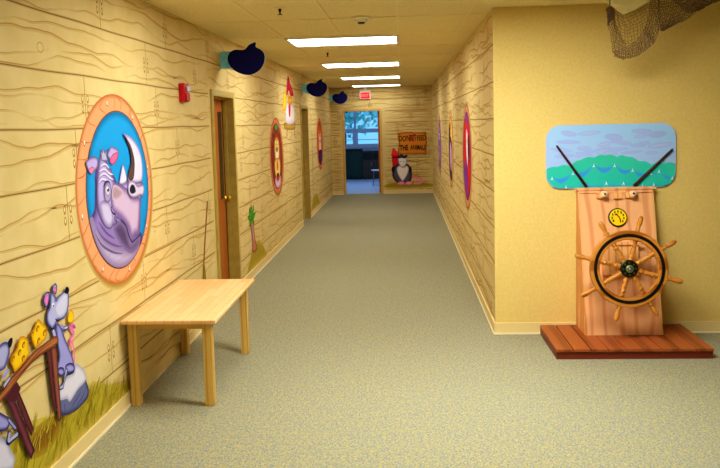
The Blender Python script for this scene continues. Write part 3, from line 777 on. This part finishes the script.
# ------------------------------------------------------------------ portholes
def circ(cu, cz, r, n=56): return [(cu+r*math.cos(2*PI*i/n), cz+r*math.sin(2*PI*i/n)) for i in range(n)]
def porthole(wall, cu, cz, ro, ri, cu_i, cz_i, parent, rim, redge, back, backg, seed):
    P = Paint(wall, .0012, .00003)
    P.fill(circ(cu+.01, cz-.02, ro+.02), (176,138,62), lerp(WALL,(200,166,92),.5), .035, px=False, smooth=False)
    P.fill(circ(cu, cz, ro), rim, redge, .035, px=False, smooth=False)
    rnd = random.Random(seed)
    for i in range(26):
        a = 2*PI*(i+rnd.uniform(-.25,.25))/26; rr = [(cu_i+(ri+.005)*math.cos(a), cz_i+(ri+.005)*math.sin(a)), (cu+(ri+ro)/2*math.cos(a+.10*rnd.choice((-1,1))), cz+(ri+ro)/2*math.sin(a+.08)), (cu+(ro-.006)*math.cos(a+rnd.uniform(-.2,.2)), cz+(ro-.006)*math.sin(a+.1))]
        P.line(rr, .006 if i % 2 else .008, redge, px=False, taper=1)
    for i in range(8):
        a = 2*PI*(i+.25)/8; c = (cu+(ri+ro)/2*math.cos(a), cz+(ri+ro)/2*math.sin(a))
        P.ell(c, .012, .022, (176,120,84), px=False, n=12); P.ell((c[0]+.002,c[1]+.004), .008, .015, (252,236,216), px=False, n=10)
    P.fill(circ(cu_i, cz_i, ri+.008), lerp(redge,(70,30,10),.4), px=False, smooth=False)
    P.build('painted_rim', parent)
    P = Paint(wall, .0032); P.fill(circ(cu_i, cz_i, ri), back, lerp(back,(0,30,60),.25), .05, px=False, smooth=False, grad=(backg,0,1)); P.build('painted_backdrop', parent)

RIM, REDGE = (238,168,120), (194,112,62)
t = thing('porthole_mural', 'painted rhinoceros looking out of a round orange porthole on left wall', 'mural', (0,4.5,1.43))
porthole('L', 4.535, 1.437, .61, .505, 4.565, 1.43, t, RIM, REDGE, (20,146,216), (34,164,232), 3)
A, B, D, G_ = crop(70,85,4.2556), crop(80,125,5.853), crop(0,130,3.6), crop(80,200,5.2)
L1, L2, L3, DK = (188,172,226), (166,152,200), (134,116,164), (72,54,98)
P = Paint('L', .0040); P.clip = (4.565, 1.43, .503)
P.fill(D((350,115),(340,160),(340,220),(338,280),(330,305),(318,330),(330,380),(350,420),(380,470),(425,502),(470,470),(500,420),(508,375),(470,330),(440,250),(400,150)), (148,124,192), (80,58,124), .07, grad=((158,134,204),0,1))
P.fill(D((318,335),(330,312),(345,350),(372,395),(420,425),(470,432),(500,412),(480,470),(425,502),(370,468),(338,405)), (198,186,220), (150,132,180), .07)
for s_ in (D((345,350),(370,390),(410,415),(445,420)), D((340,372),(365,415),(405,440),(440,446)), D((352,330),(380,370),(412,392))):
    P.line(s_, .018, (112,94,146), taper=1); 
P.fill(D((430,325),(452,350),(462,390),(472,408),(500,380),(497,420),(470,445),(440,425),(415,385),(405,350)), (92,72,118), (136,118,168), .06)
P.build('painted_neck', t)
P = Paint('L', .0058); P.clip = (4.565, 1.43, .503)
P.fill(D((348,150),(352,110),(362,78),(372,98),(382,110),(386,130),(398,142),(402,165),(410,186),(428,190),(452,180),(470,172),(505,182),(512,210),(506,240),(503,300),(500,372),(486,384),(470,402),(460,378),(452,348),(432,326),(416,318),(420,335),(405,345),(392,358),(372,345),(356,310),(346,262),(344,200)), L1, (104,86,144), .045)
P.fill(D((404,195),(430,196),(455,212),(474,236),(500,244),(502,300),(496,365),(482,378),(470,388),(458,350),(434,318),(404,292),(396,250)), (206,182,216), (128,100,164), .06)
P.fill(D((404,200),(425,205),(440,225),(425,250),(402,250)), (178,148,164), (206,182,204), .03)
P.fill(D((358,260),(385,255),(400,285),(405,320),(395,350),(375,340),(362,305)), (206,196,232), (152,136,192), .04)
P.line(D((392,250),(400,270),(396,285),(404,300),(412,305),(408,322),(422,332)), .014, DK, taper=1)
P.line(D((432,324),(450,345),(460,380),(472,405)), .014, DK); P.line(D((472,405),(486,392),(502,376)), .012, DK)
P.line(D((346,170),(345,230),(350,290),(368,335)), .012, (110,92,140), taper=1)
for q in (D((352,150),(372,142),(388,156),(404,160)), D((354,168),(372,158),(390,172),(406,178)), D((358,132),(374,124),(390,138)), D((352,190),(366,178),(386,186))):
    P.line(q, .016, (224,218,242), taper=1); P.line([(x, y+1.2) for x, y in q], .008, (136,118,170), taper=1)
P.build('painted_head', t)
P = Paint('L', .0085)
P.fill(D((362,112),(358,80),(352,66),(364,80),(366,60),(372,82),(384,66),(378,90),(384,112)), (190,182,214), (110,96,140), .012, smooth=False)
P.fill(D((304,118),(318,100),(340,96),(348,112),(346,135),(334,150),(322,160),(312,145)), L1, (116,100,148), .022)
P.fill(D((316,140),(328,132),(334,142),(326,158),(318,154)), (246,140,180), (180,90,140), .012)
P.fill(D((380,92),(392,62),(402,60),(422,74),(420,100),(408,122),(395,124),(388,104)), L1, (116,100,148), .022)
P.fill(D((390,112),(400,88),(418,80),(418,98),(406,122),(396,122)), (246,110,160), (170,70,120), .014); P.build('painted_ear', t)
P = Paint('L', .0102)
P.fill(D((370,205),(378,188),(390,190),(396,220),(392,252),(380,262),(370,245)), (170,158,200), (110,96,146), .018)
P.fill(D((372,215),(380,196),(389,208),(390,230),(380,238)), (206,202,224), (130,122,160), .012)
P.ell(D((383,216))[0], 1.0, 2.0, (40,36,60)); P.ell(D((381,210))[0], .5, .9, (255,255,255))
P.line(D((366,205),(376,186),(390,188)), .012, DK, taper=1); P.build('painted_eye', t)
P = Paint('L', .0112); P.clip = (4.565, 1.43, .503)
P.fill(D((424,192),(430,150),(436,124),(446,150),(450,182),(440,194)), (226,220,240), (140,126,170), .016)
P.fill(D((436,14),(462,24),(486,52),(502,92),(508,140),(504,184),(480,190),(458,184),(456,165),(472,150),(474,110),(464,66),(450,36)), (232,218,242), (160,142,194), .03)
P.fill(D((436,14),(452,34),(468,66),(478,110),(478,148),(474,176),(462,182),(455,166),(460,140),(466,110),(458,62)), (96,74,74), (52,38,48), .014)
P.line(D((462,184),(480,192),(504,186)), .012, (130,112,150)); P.build('painted_horn', t)
P = Paint('L', .0124); P.clip = (4.565, 1.43, .503)
P.fill(D((455,196),(462,182),(476,184),(490,200),(508,196),(513,214),(508,236),(496,236),(480,244),(464,240),(455,222)), (214,204,230), (130,112,160), .02)
P.fill(D((460,212),(468,196),(478,202),(482,222),(472,230),(463,226)), (40,30,54), (96,80,124), .01); P.build('painted_nostril', t)

def painted_face(t, wall, cu, cz, r, sg, kind):
    """animal portrait in unit circle coordinates; sg maps picture-right to the wall axis"""
    P = Paint(wall, .0042); P.clip = (cu, cz, r)
    q = lambda *pts: [(cu+sg*a*r, cz+b*r) for a, b in pts]
    f = lambda pts, c, e=None, w=.04: P.fill(pts, c, e, w, px=False)
    el = lambda a, b, rx, ry, c, e=None: P.ell((cu+sg*a*r, cz+b*r), rx*r, ry*r, c, e, .03, px=False)
    if kind == 'lion':
        f(q(*[( .86*math.cos(i*PI/12)*(1 if i%2 else .86), .05+.9*math.sin(i*PI/12)*(1 if i%2 else .86)) for i in range(24)]), (166,70,30), (120,40,20), .1)
        f(q((-.4,.45),(0,.6),(.4,.45),(.42,.05),(.3,-.1),(-.3,-.1),(-.42,.05)), (244,196,80), (206,140,50), .06)
        el(0,.06,.3,.22,(250,240,220),(220,190,150)); el(0,.2,.12,.08,(60,30,30)); el(-.2,.38,.07,.1,(255,255,255)); el(.2,.38,.07,.1,(255,255,255)); el(-.2,.37,.03,.05,(10,10,10)); el(.2,.37,.03,.05,(10,10,10))
        f(q((-.5,-.15),(0,-.05),(.5,-.15),(.45,-.55),(0,-.75),(-.45,-.55)), (246,214,130), (210,150,60), .06); el(0,-.3,.16,.16,(230,120,50)); el(0,-.62,.2,.1,(46,30,36)); el(.0,-.72,.14,.08,(210,40,60))
        f(q((-.5,-.66),(0,-.78),(.5,-.66),(.3,-1.2),(-.3,-1.2)), (238,200,226), (206,160,196), .05); el(0,.92,.22,.12,(60,170,60))
    elif kind == 'tiger':
        f(q((-.8,.9),(.8,.9),(.9,0),(.6,-.4),(-.6,-.4),(-.9,0)), (244,120,36), (206,80,20), .08)
        el(0,-.05,.4,.42,(250,240,236),(226,200,190)); el(0,.1,.14,.09,(70,30,40)); el(-.3,.35,.1,.12,(255,255,255)); el(.3,.35,.1,.12,(255,255,255)); el(-.3,.34,.04,.06,(10,10,10)); el(.3,.34,.04,.06,(10,10,10))
        for a in (-.6,-.2,.2,.6): f(q((a-.06,.9),(a+.06,.9),(a*.8,.55)), (50,24,20))
        f(q((-.7,-.42),(0,-.3),(.7,-.42),(.4,-1.2),(-.4,-1.2)), (76,40,110), (50,24,80), .05)
    elif kind == 'macaw':
        f(q((-.8,-.7),(-.85,.3),(-.4,.85),(.3,.85),(.8,.4),(.85,-.5),(.4,-1.1),(-.4,-1.1)), (226,30,36), (176,16,40), .08)
        f(q((-.1,.6),(.35,.5),(.4,.1),(.1,-.25),(-.1,.1)), (244,232,244), (206,180,216), .05); el(.08,.35,.09,.1,(250,220,60)); el(.08,.35,.04,.05,(10,10,10))
        f(q((.3,.5),(.7,.3),(.6,-.25),(.45,-.05),(.3,.05)), (60,40,70), (30,20,40), .03); f(q((-.3,.95),(0,.7),(.3,.95),(0,1.1)), (140,70,170))
        f(q((-.35,-.1),(.1,-.2),(.3,-.6),(.1,-1.1),(-.3,-1.0)), (150,60,160), (110,40,130), .06); f(q((-.9,-.3),(-.6,-.2),(-.5,-.7),(-.6,-1.1),(-.9,-.8)), (46,90,206), (30,60,160), .05)
    elif kind == 'toucan':
        f(q((-.7,.6),(0,.85),(.6,.5),(.6,-.2),(.2,-1.1),(-.6,-1.1),(-.8,-.2)), (36,32,66), (20,18,40), .08)
        f(q((-.3,.1),(.2,.2),(.4,-.3),(.1,-.75),(-.3,-.5)), (226,176,226), (190,130,196), .06); f(q((0,.95),(.8,.6),(.9,.2),(.2,.35)), (250,196,50), (226,130,40), .05); el(0,.5,.1,.12,(255,255,255)); el(0,.5,.05,.06,(10,10,10)); f(q((-.4,-.8),(0,-.7),(.4,-.85),(.2,-1.1),(-.3,-1.1)), (40,30,40))
    else:
        f(q((-.7,.5),(-.3,.85),(.3,.85),(.7,.5),(.75,-.3),(.5,-.85),(-.5,-.85),(-.75,-.3)), (164,104,190), (120,70,150), .1)
        f(q((-.6,-.1),(0,.05),(.6,-.1),(.6,-.6),(0,-.75),(-.6,-.6)), (190,130,206), (140,90,170), .08); el(-.25,-.2,.08,.1,(80,40,100)); el(.25,-.2,.08,.1,(80,40,100)); el(-.3,.35,.12,.14,(255,255,255)); el(.3,.35,.12,.14,(255,255,255)); el(-.3,.34,.05,.07,(10,10,10)); el(.3,.34,.05,.07,(10,10,10)); f(q((-.65,.5),(-.8,.85),(-.45,.75)), (240,150,180)); f(q((.65,.5),(.8,.85),(.45,.75)), (240,150,180))
    P.build('painted_animal', t)
for wall, cu, cz, r, sg, kind, rim, rb, lab in (
    ('L', 10.42, 1.375, .56, 1, 'lion', (232,134,92), (150,60,30), 'painted yellow-faced brown animal in a salmon round porthole on left wall between the doors'),
    ('L', 15.9, 1.40, .56, 1, 'tiger', (244,120,60), (220,90,40), 'painted orange and white animal in porthole on left wall beyond second door'),
    ('R', 8.62, 1.40, .62, -1, 'macaw', (224,160,110), (196,60,90), 'painted red figure in a round porthole on right wall, nearest the corner'),
    ('R', 11.5, 1.38, .60, -1, 'toucan', (224,168,96), (230,190,120), 'painted dark and yellow figure in porthole on right wall, middle of three'),
    ('R', 15.0, 1.34, .60, -1, 'hippo', (206,150,130), (150,110,170), 'painted purple figure in porthole on right wall, farthest of the three')):
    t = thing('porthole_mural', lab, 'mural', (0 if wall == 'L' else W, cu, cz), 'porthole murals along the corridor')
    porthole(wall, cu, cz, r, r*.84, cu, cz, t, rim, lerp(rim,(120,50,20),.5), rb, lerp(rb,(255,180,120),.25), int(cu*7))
    painted_face(t, wall, cu, cz, r*.83, sg, kind)

# cockatoo painted above between the doors
t = thing('bird_mural', 'painted red, yellow and white birds on a perch, high on left wall before second door', 'mural', (0,11.4,2.1))
Z = crop(265,70,7.2)
P = Paint('L', .0014); P.fill(Z((136,385),(160,378),(190,384),(216,378),(216,420),(196,432),(160,430),(138,418)), (206,168,60), (160,120,40), .06)
for x in (158, 213): P.line(Z((x,428),(x,480)), .05, (150,110,50), smooth=False)
P.build('painted_perch', t)
P = Paint('L', .0024); P.fill(Z((150,270),(160,240),(190,240),(208,275),(211,370),(196,388),(160,388),(148,350)), (242,230,238), (206,190,220), .08); P.fill(Z((168,255),(182,255),(180,330),(172,330)), (206,40,70)); P.build('painted_white_bird', t)
P = Paint('L', .0034); P.fill(Z((134,160),(146,155),(152,200),(150,270),(132,300),(124,282),(130,220)), (250,216,40), (226,170,30), .06); P.fill(Z((166,195),(188,192),(192,235),(178,255),(166,240)), (240,180,40), (206,130,30), .06); P.build('painted_yellow_wing', t)
P = Paint('L', .0044); P.fill(Z((162,45),(172,60),(178,95),(192,130),(203,182),(182,186),(172,150),(166,150),(158,182),(152,175),(156,110)), (222,34,70), (176,20,56), .06); P.build('painted_red_feathers', t)
# painted broom left of first door, palm sprout right of it, rake beyond
t = thing('broom_mural', 'painted straw broom leaning on the left wall, left of first door', 'mural', (0,6.4,.5))
P = Paint('L', .0014); P.line([(6.615,1.13),(6.50,.85),(6.395,.56)], .042, (150,96,44), px=False); P.build('painted_stick', t)
P = Paint('L', .0022); P.fill([(6.37,.58),(6.42,.58),(6.45,.45),(6.47,.2),(6.40,.15),(6.30,.17),(6.34,.42)], (206,172,54), (150,116,30), .04, px=False)
for i in range(7): P.line([(6.39+.008*(i-3),.56),(6.385+.028*(i-3),.2)], .006, (140,104,30), px=False, smooth=False)
P.build('painted_bristles', t)
def mound(P, u0, u1, h, n): 
    c = (u0+u1)/2; zt2 = lambda u: .1+h*max(0, 1-((u-c)/((u1-u0)/2))**2)
    pts = [(u0+(u1-u0)*i/16, zt2(u0+(u1-u0)*i/16)) for i in range(17)]+[(u1,.1),(u0,.1)]
    P.fill(pts, (182,160,52), (210,184,96), .07, px=False, smooth=False); grass(P, u0, u1, zt2, .1, n, .2, (.05,.1))
t = thing('plant_mural', 'painted green-leaved sapling in grass on left wall, right of first door', 'mural', (0,8.6,.1))
P = Paint('L', .0014); mound(P, 8.15, 9.4, .3, 60); P.build('painted_grass', t)
P = Paint('L', .0045); P.fill([(8.44,.70),(8.60,.70),(8.66,.45),(8.78,.30),(8.50,.30),(8.50,.45)], (196,130,106), (140,84,64), .04, px=False); P.line([(8.55,.6),(8.58,.45)], .03, (180,170,210), px=False, smooth=False); P.build('painted_stem', t)
P = Paint('L', .0055)
for a, l in ((15,.24),(50,.22),(95,.2),(130,.2),(165,.24),(205,.16),(-25,.15)):
    a = math.radians(a); c, s_ = math.cos(a), math.sin(a); b = (8.52,.70)
    P.fill([b,(b[0]+c*l*.5-s_*.03,b[1]+s_*l*.5+c*.03),(b[0]+c*l,b[1]+s_*l),(b[0]+c*l*.5+s_*.035,b[1]+s_*l*.5-c*.035)], (90,176,40), (50,120,24), .025, px=False)
P.build('painted_leaf', t)
t = thing('rake_mural', 'painted upright tool in a tuft of grass on left wall beyond second door', 'mural', (0,14.4,.1))
P = Paint('L', .0014); mound(P, 14.0, 15.6, .3, 40); P.build('painted_grass', t)
P = Paint('L', .0045); P.line([(14.55,1.7),(14.5,1.1),(14.45,.3)], .035, (150,116,66), px=False); P.build('painted_stick', t)

# ------------------------------------------------------------------ mice and cheese
t = thing('mice_mural', 'painted grey mice with yellow cheese on a plank bench in grass, left wall', 'mural', (0,3.5,.5))
E1, F1, G1, H1 = crop(30,275,6.686), crop(30,340,5.857), crop(0,320,5.85), crop(0,390,6)
P = Paint('L', .0012)
gt = [(2.3,.36),(2.9,.40),(3.2,.44),(3.5,.36),(3.75,.33),(4.0,.36),(4.2,.26),(4.4,.19),(4.6,.12),(4.7,.1)]
def gtop(u):
    for a, b in zip(gt, gt[1:]):
        if a[0] <= u <= b[0]: return a[1]+(b[1]-a[1])*(u-a[0])/(b[0]-a[0])
    return .1
P.fill(gt+[(4.7,.099),(2.3,.099)], (196,178,58), (214,190,98), .06, px=False, smooth=False)
P.fill([(3.25,.34),(3.45,.36),(3.6,.30),(3.5,.20),(3.3,.22)], (150,104,30), (176,152,44), .06, px=False)
grass(P, 2.35, 4.62, gtop, .1, 520, .55); P.build('painted_grass', t)
BL, BLE, BDK = (164,162,226), (72,70,150), (34,34,96)
P = Paint('L', .0095)
P.fill(F1((255,143),(285,152),(312,190),(320,240),(335,290),(326,340),(275,400),(210,436),(165,432),(158,360),(160,290),(200,220),(245,190)), (112,116,160), (60,64,110), .03)
P.fill(F1((255,143),(285,152),(312,190),(316,238),(272,288),(246,330),(222,362),(205,345),(168,352),(160,300),(200,222),(246,190)), (224,220,238), (178,176,208), .025)
for q in (F1((290,300),(260,350),(230,400)), F1((318,270),(300,330),(262,380)), F1((190,370),(196,420))): P.line(q, .012, (84,90,146), taper=1)
P.build('painted_rock', t)
P = Paint('L', .0108)
P.line(E1((262,330),(292,350),(252,352),(282,392),(256,430),(258,475)), .016, (246,120,190)); P.line(F1((224,-5),(240,30),(248,90),(246,150)), .014, (246,120,190)); P.build('painted_tail', t)
P = Paint('L', .0118)
P.fill([(54,324),(58.5,326),(62,336),(66,346),(70.5,357),(72.3,366),(71,371),(66,374),(60,375),(56,373),(55,367),(57,356),(55,342)], BL, BLE, .02)
P.fill(F1((196,150),(215,135),(240,138),(250,165),(240,190),(212,196),(196,178)), BL, BDK, .02); P.fill(F1((148,180),(160,160),(185,165),(188,200),(170,216),(152,204)), BL, BDK, .02)
P.fill(F1((196,165),(208,180),(190,250),(182,285),(160,292),(158,270),(178,255),(188,215)), (186,186,226), BDK, .01)
P.line(E1((190,340),(212,362),(236,352)), .022, BLE); P.line(E1((190,338),(212,358),(234,350)), .013, BL); P.fill(E1((215,345),(240,335),(244,350),(225,366),(208,360)), (206,206,240), BDK, .008)
P.fill(E1((128,362),(146,352),(162,392),(162,420),(146,428),(134,404)), (186,188,228), BDK, .012); P.build('painted_mouse', t)
P = Paint('L', .0135)
P.fill(E1((148,128),(134,108),(134,78),(150,55),(164,72),(163,108),(156,130)), BL, BDK, .012); P.fill(E1((148,118),(141,100),(148,78),(157,92),(157,112)), (246,120,190), (200,90,170), .006)
P.fill(E1((86,218),(72,185),(76,140),(94,112),(113,120),(112,170),(100,212)), BL, BDK, .014); P.fill(E1((90,202),(80,178),(88,140),(104,130),(106,165),(98,198)), (246,130,200), (206,96,180), .008)
P.fill(E1((118,128),(135,120),(152,140),(156,165),(172,142),(196,122),(226,104),(241,120),(243,170),(236,240),(216,284),(190,300),(166,306),(150,340),(130,362),(106,340),(94,292),(100,240),(116,205)), (186,188,230), BLE, .022)
P.fill(E1((150,210),(190,140),(228,118),(236,170),(228,235),(205,275),(175,285),(155,260)), (214,214,244), (180,182,224), .02)
P.line(E1((150,292),(166,304),(192,298)), .008, BDK, taper=1); P.line(E1((112,330),(130,364),(158,330)), .01, BDK, taper=1)
P.ell(E1((136,200))[0], .9, 2.2, (240,240,250)); P.ell(E1((138,206))[0], .5, 1.0, (14,14,30))
P.fill(E1((214,116),(222,82),(240,84),(244,108),(232,126)), (18,18,40), (40,40,70), .006); P.build('painted_mouse_head', t)
YC, YE = (248,206,30), (206,140,20)
P = Paint('L', .015)
P.fill(E1((234,308),(242,258),(258,234),(276,268),(270,308),(252,320)), YC, YE, .01); P.build('painted_cheese_bit', t)
for pts, holes in ((G1((65,306),(40,240),(50,208),(78,170),(98,98),(122,94),(146,112),(150,158),(157,192),(132,240),(90,288)), G1((120,145),(118,225),(58,228),(95,190))), (G1((186,166),(172,130),(157,76),(180,50),(194,12),(206,-8),(226,14),(252,36),(259,82),(246,114),(215,150)), G1((203,50),(243,75),(208,122),(170,85)))):
    P = Paint('L', .0155); P.fill(pts, YC, YE, .022, smooth=False)
    for h in holes: P.ell(h, 1.5, 3.4, (206,140,18), (150,90,10), .012, rot=.25); P.ell((h[0]+.4,h[1]+.8), .9, 2.2, (236,178,26), rot=.25)
    P.build('painted_cheese', t)
BR, BE = (156,92,70), (84,36,40)
P = Paint('L', .0172)
P.fill([(43.2,350),(48,348),(50.5,380),(53.5,408),(50.6,412),(47,385)], (110,54,52), (60,24,36), .015, smooth=False); P.fill([(47.5,348),(53.3,346),(56,385),(58.5,419),(55,422),(51,385)], BR, BE, .018, smooth=False)
P.fill(H1((58,0),(88,0),(135,110),(182,232),(166,280),(130,200),(90,100)), (120,56,64), (66,26,44), .02, smooth=False); P.fill(H1((8,30),(38,0),(90,120),(186,358),(166,418),(140,370),(70,190)), (134,66,78), (72,28,50), .025, smooth=False)
P.fill(G1((0,455),(40,405),(78,360),(100,400),(70,480),(30,480)), (90,40,52), smooth=False); P.build('painted_bench_leg', t)
P = Paint('L', .0182)
P.fill(G1((-30,440),(0,402),(30,350),(70,310),(130,240),(180,182),(240,136),(290,100),(316,95),(322,130),(300,155),(250,185),(190,230),(130,292),(70,368),(40,412),(0,458),(-30,490)), (190,124,70), (112,56,40), .02)
for q in (G1((0,425),(60,350),(140,265),(220,175),(310,115)), G1((20,425),(90,335),(180,228),(300,140))): P.line(q, .007, (130,70,44), taper=1)
P.build('painted_bench_plank', t)
P = Paint('L', .0196)
P.fill(H1((-60,280),(0,296),(26,318),(40,360),(62,395),(64,430),(40,480),(-60,480)), (216,214,236), (170,170,206), .03); P.build('painted_rock', t)
P = Paint('L', .0206)
P.fill(G1((-60,190),(-20,140),(8,128),(26,140),(32,180),(20,235),(0,285),(-40,300),(-70,260)), (180,182,226), BLE, .025); P.fill(G1((20,136),(30,112),(46,104),(48,128),(40,155),(26,165)), (18,18,40), (40,40,70), .008); P.build('painted_mouse_head', t)
P = Paint('L', .0216)
P.fill(H1((-80,120),(0,150),(24,170),(32,196),(20,228),(-5,245),(-80,240)), BL, BDK, .02); P.line(H1((24,176),(52,212),(70,234)), .022, BDK); P.line(H1((24,178),(50,210),(68,232)), .012, BL); P.line(H1((30,250),(20,310),(50,290),(82,262)), .03, BDK); P.line(H1((32,252),(24,304),(50,286),(80,262)), .018, (176,178,222))
P.line(G1((-10,335),(14,300),(20,285)), .02, BL); P.line(G1((-5,392),(20,352),(32,336)), .024, BDK); P.line(G1((-5,390),(20,352),(30,338)), .014, (186,188,230)); P.build('painted_mouse', t)

# ------------------------------------------------------------------ net and canvas at the ceiling
NC = crop(595,0,5.76)
def net_patch(bm, A_, B_, ya, yb, cell=.02, sag=0, th=.0022, jitter=.25, seed=0):
    """netting between two outlines; real strands as thin tubes"""
    rnd = random.Random(seed)
    def res(pts, y, n):
        P3 = [at(p[0], p[1], 1, y) for p in pts]
        Ls = [0]
        for a, b in zip(P3, P3[1:]): Ls.append(Ls[-1]+(b-a).length)
        out = []
        for i in range(n+1):
            s = Ls[-1]*i/n; j = 0
            while j < len(Ls)-2 and Ls[j+1] < s: j += 1
            t_ = (s-Ls[j])/max(1e-9, Ls[j+1]-Ls[j]); out.append(P3[j].lerp(P3[j+1], t_))
        return out, Ls[-1]
    _, la = res(A_, ya, 4); _, lb = res(B_, yb, 4); n = max(3, int(max(la, lb)/cell))
    a3, _ = res(A_, ya, n); b3, _ = res(B_, yb, n); wd = max((a-b).length for a, b in zip(a3, b3)); mm = max(2, int(wd/cell))
    g = [[a3[i].lerp(b3[i], j/mm) + Vector((rnd.uniform(-1,1)*cell*jitter, rnd.uniform(-1,1)*cell*.5 - sag*math.sin(PI*j/mm), rnd.uniform(-1,1)*cell*jitter)) for j in range(mm+1)] for i in range(n+1)]
    for i in range(n+1):
        for j in range(mm+1):
            for di, dj in ((1,0),(0,1)):
                if i+di <= n and j+dj <= mm: tube(bm, [g[i][j], g[i+di][j+dj]], th, 3)
bm = bmesh.new()
net_patch(bm, NC((85,38),(120,62),(160,88),(220,66),(300,28)), NC((105,300),(150,330),(190,335),(250,312),(335,250)), 5.75, 5.72, .026, .05, .0014, seed=1)
net_patch(bm, NC((70,45),(72,130),(90,200),(100,270),(105,305)), NC((98,38),(108,100),(135,180),(160,230),(182,258)), 5.70, 5.68, .016, .03, .0020, seed=2)
net_patch(bm, NC((105,300),(150,285),(200,262),(250,225),(290,160)), NC((112,325),(165,342),(240,322),(300,285),(340,245)), 5.66, 5.64, .017, .03, .0024, seed=3)
net_patch(bm, NC((300,-60),(318,0),(312,90),(290,160),(285,200)), NC((360,-60),(372,0),(372,90),(368,180),(335,255)), 5.62, 5.60, .016, .03, .0024, seed=4)
net_patch(bm, NC((370,-60),(372,40),(374,110),(376,175)), NC((660,-60),(620,35),(545,100),(385,180)), 5.66, 5.70, .019, .04, .0024, seed=5)
net_patch(bm, NC((430,-60),(460,10),(500,50),(540,75)), NC((760,-60),(740,-5),(660,25),(600,60)), 5.6, 5.62, .017, .03, .0026, seed=6)
net_patch(bm, NC((65,50),(85,36),(110,52)), NC((72,150),(90,120),(110,110)), 5.7, 5.69, .009, .02, .0026, seed=7)
# hanger cord up to the ceiling
for p in (NC((86,40))[0], NC((340,-40))[0], NC((700,-50))[0]):
    q = at(p[0], p[1], 1, 5.7); tube(bm, [q, Vector((q.x, 5.7, H-.001))], .004, 6)
tag(link('fishing_net', bm, M['net']), 'brown draped fishing net hanging from ceiling above the windshield panel', 'net')
bm = bmesh.new(); pts = NC((20,-60),(75,22),(110,40),(160,86),(230,56),(310,10),(330,-60)); pts3 = [at(p[0], p[1], 1, 6.02-.22*(86/5.76-p[1])/(146/5.76)) for p in pts]
pts3 = [Vector((p.x, p.y, min(p.z, H-.002))) for p in pts3]
prism(bm, pts3, (0,.012,0)); tag(link('canvas_sail', bm, M['canvas']), 'cream canvas flap at the ceiling behind the brown net', 'canvas')

# ------------------------------------------------------------------ world and view
w = bpy.data.worlds.new('world'); bpy.context.scene.world = w; w.use_nodes = True
bg = w.node_tree.nodes['Background']; bg.inputs[0].default_value = (.26,.62,1,1); bg.inputs[1].default_value = 1.35
sc = bpy.context.scene
sc.view_settings.view_transform = 'Standard'; sc.view_settings.look = 'Medium High Contrast'; sc.view_settings.exposure = -.12; sc.view_settings.gamma = 1
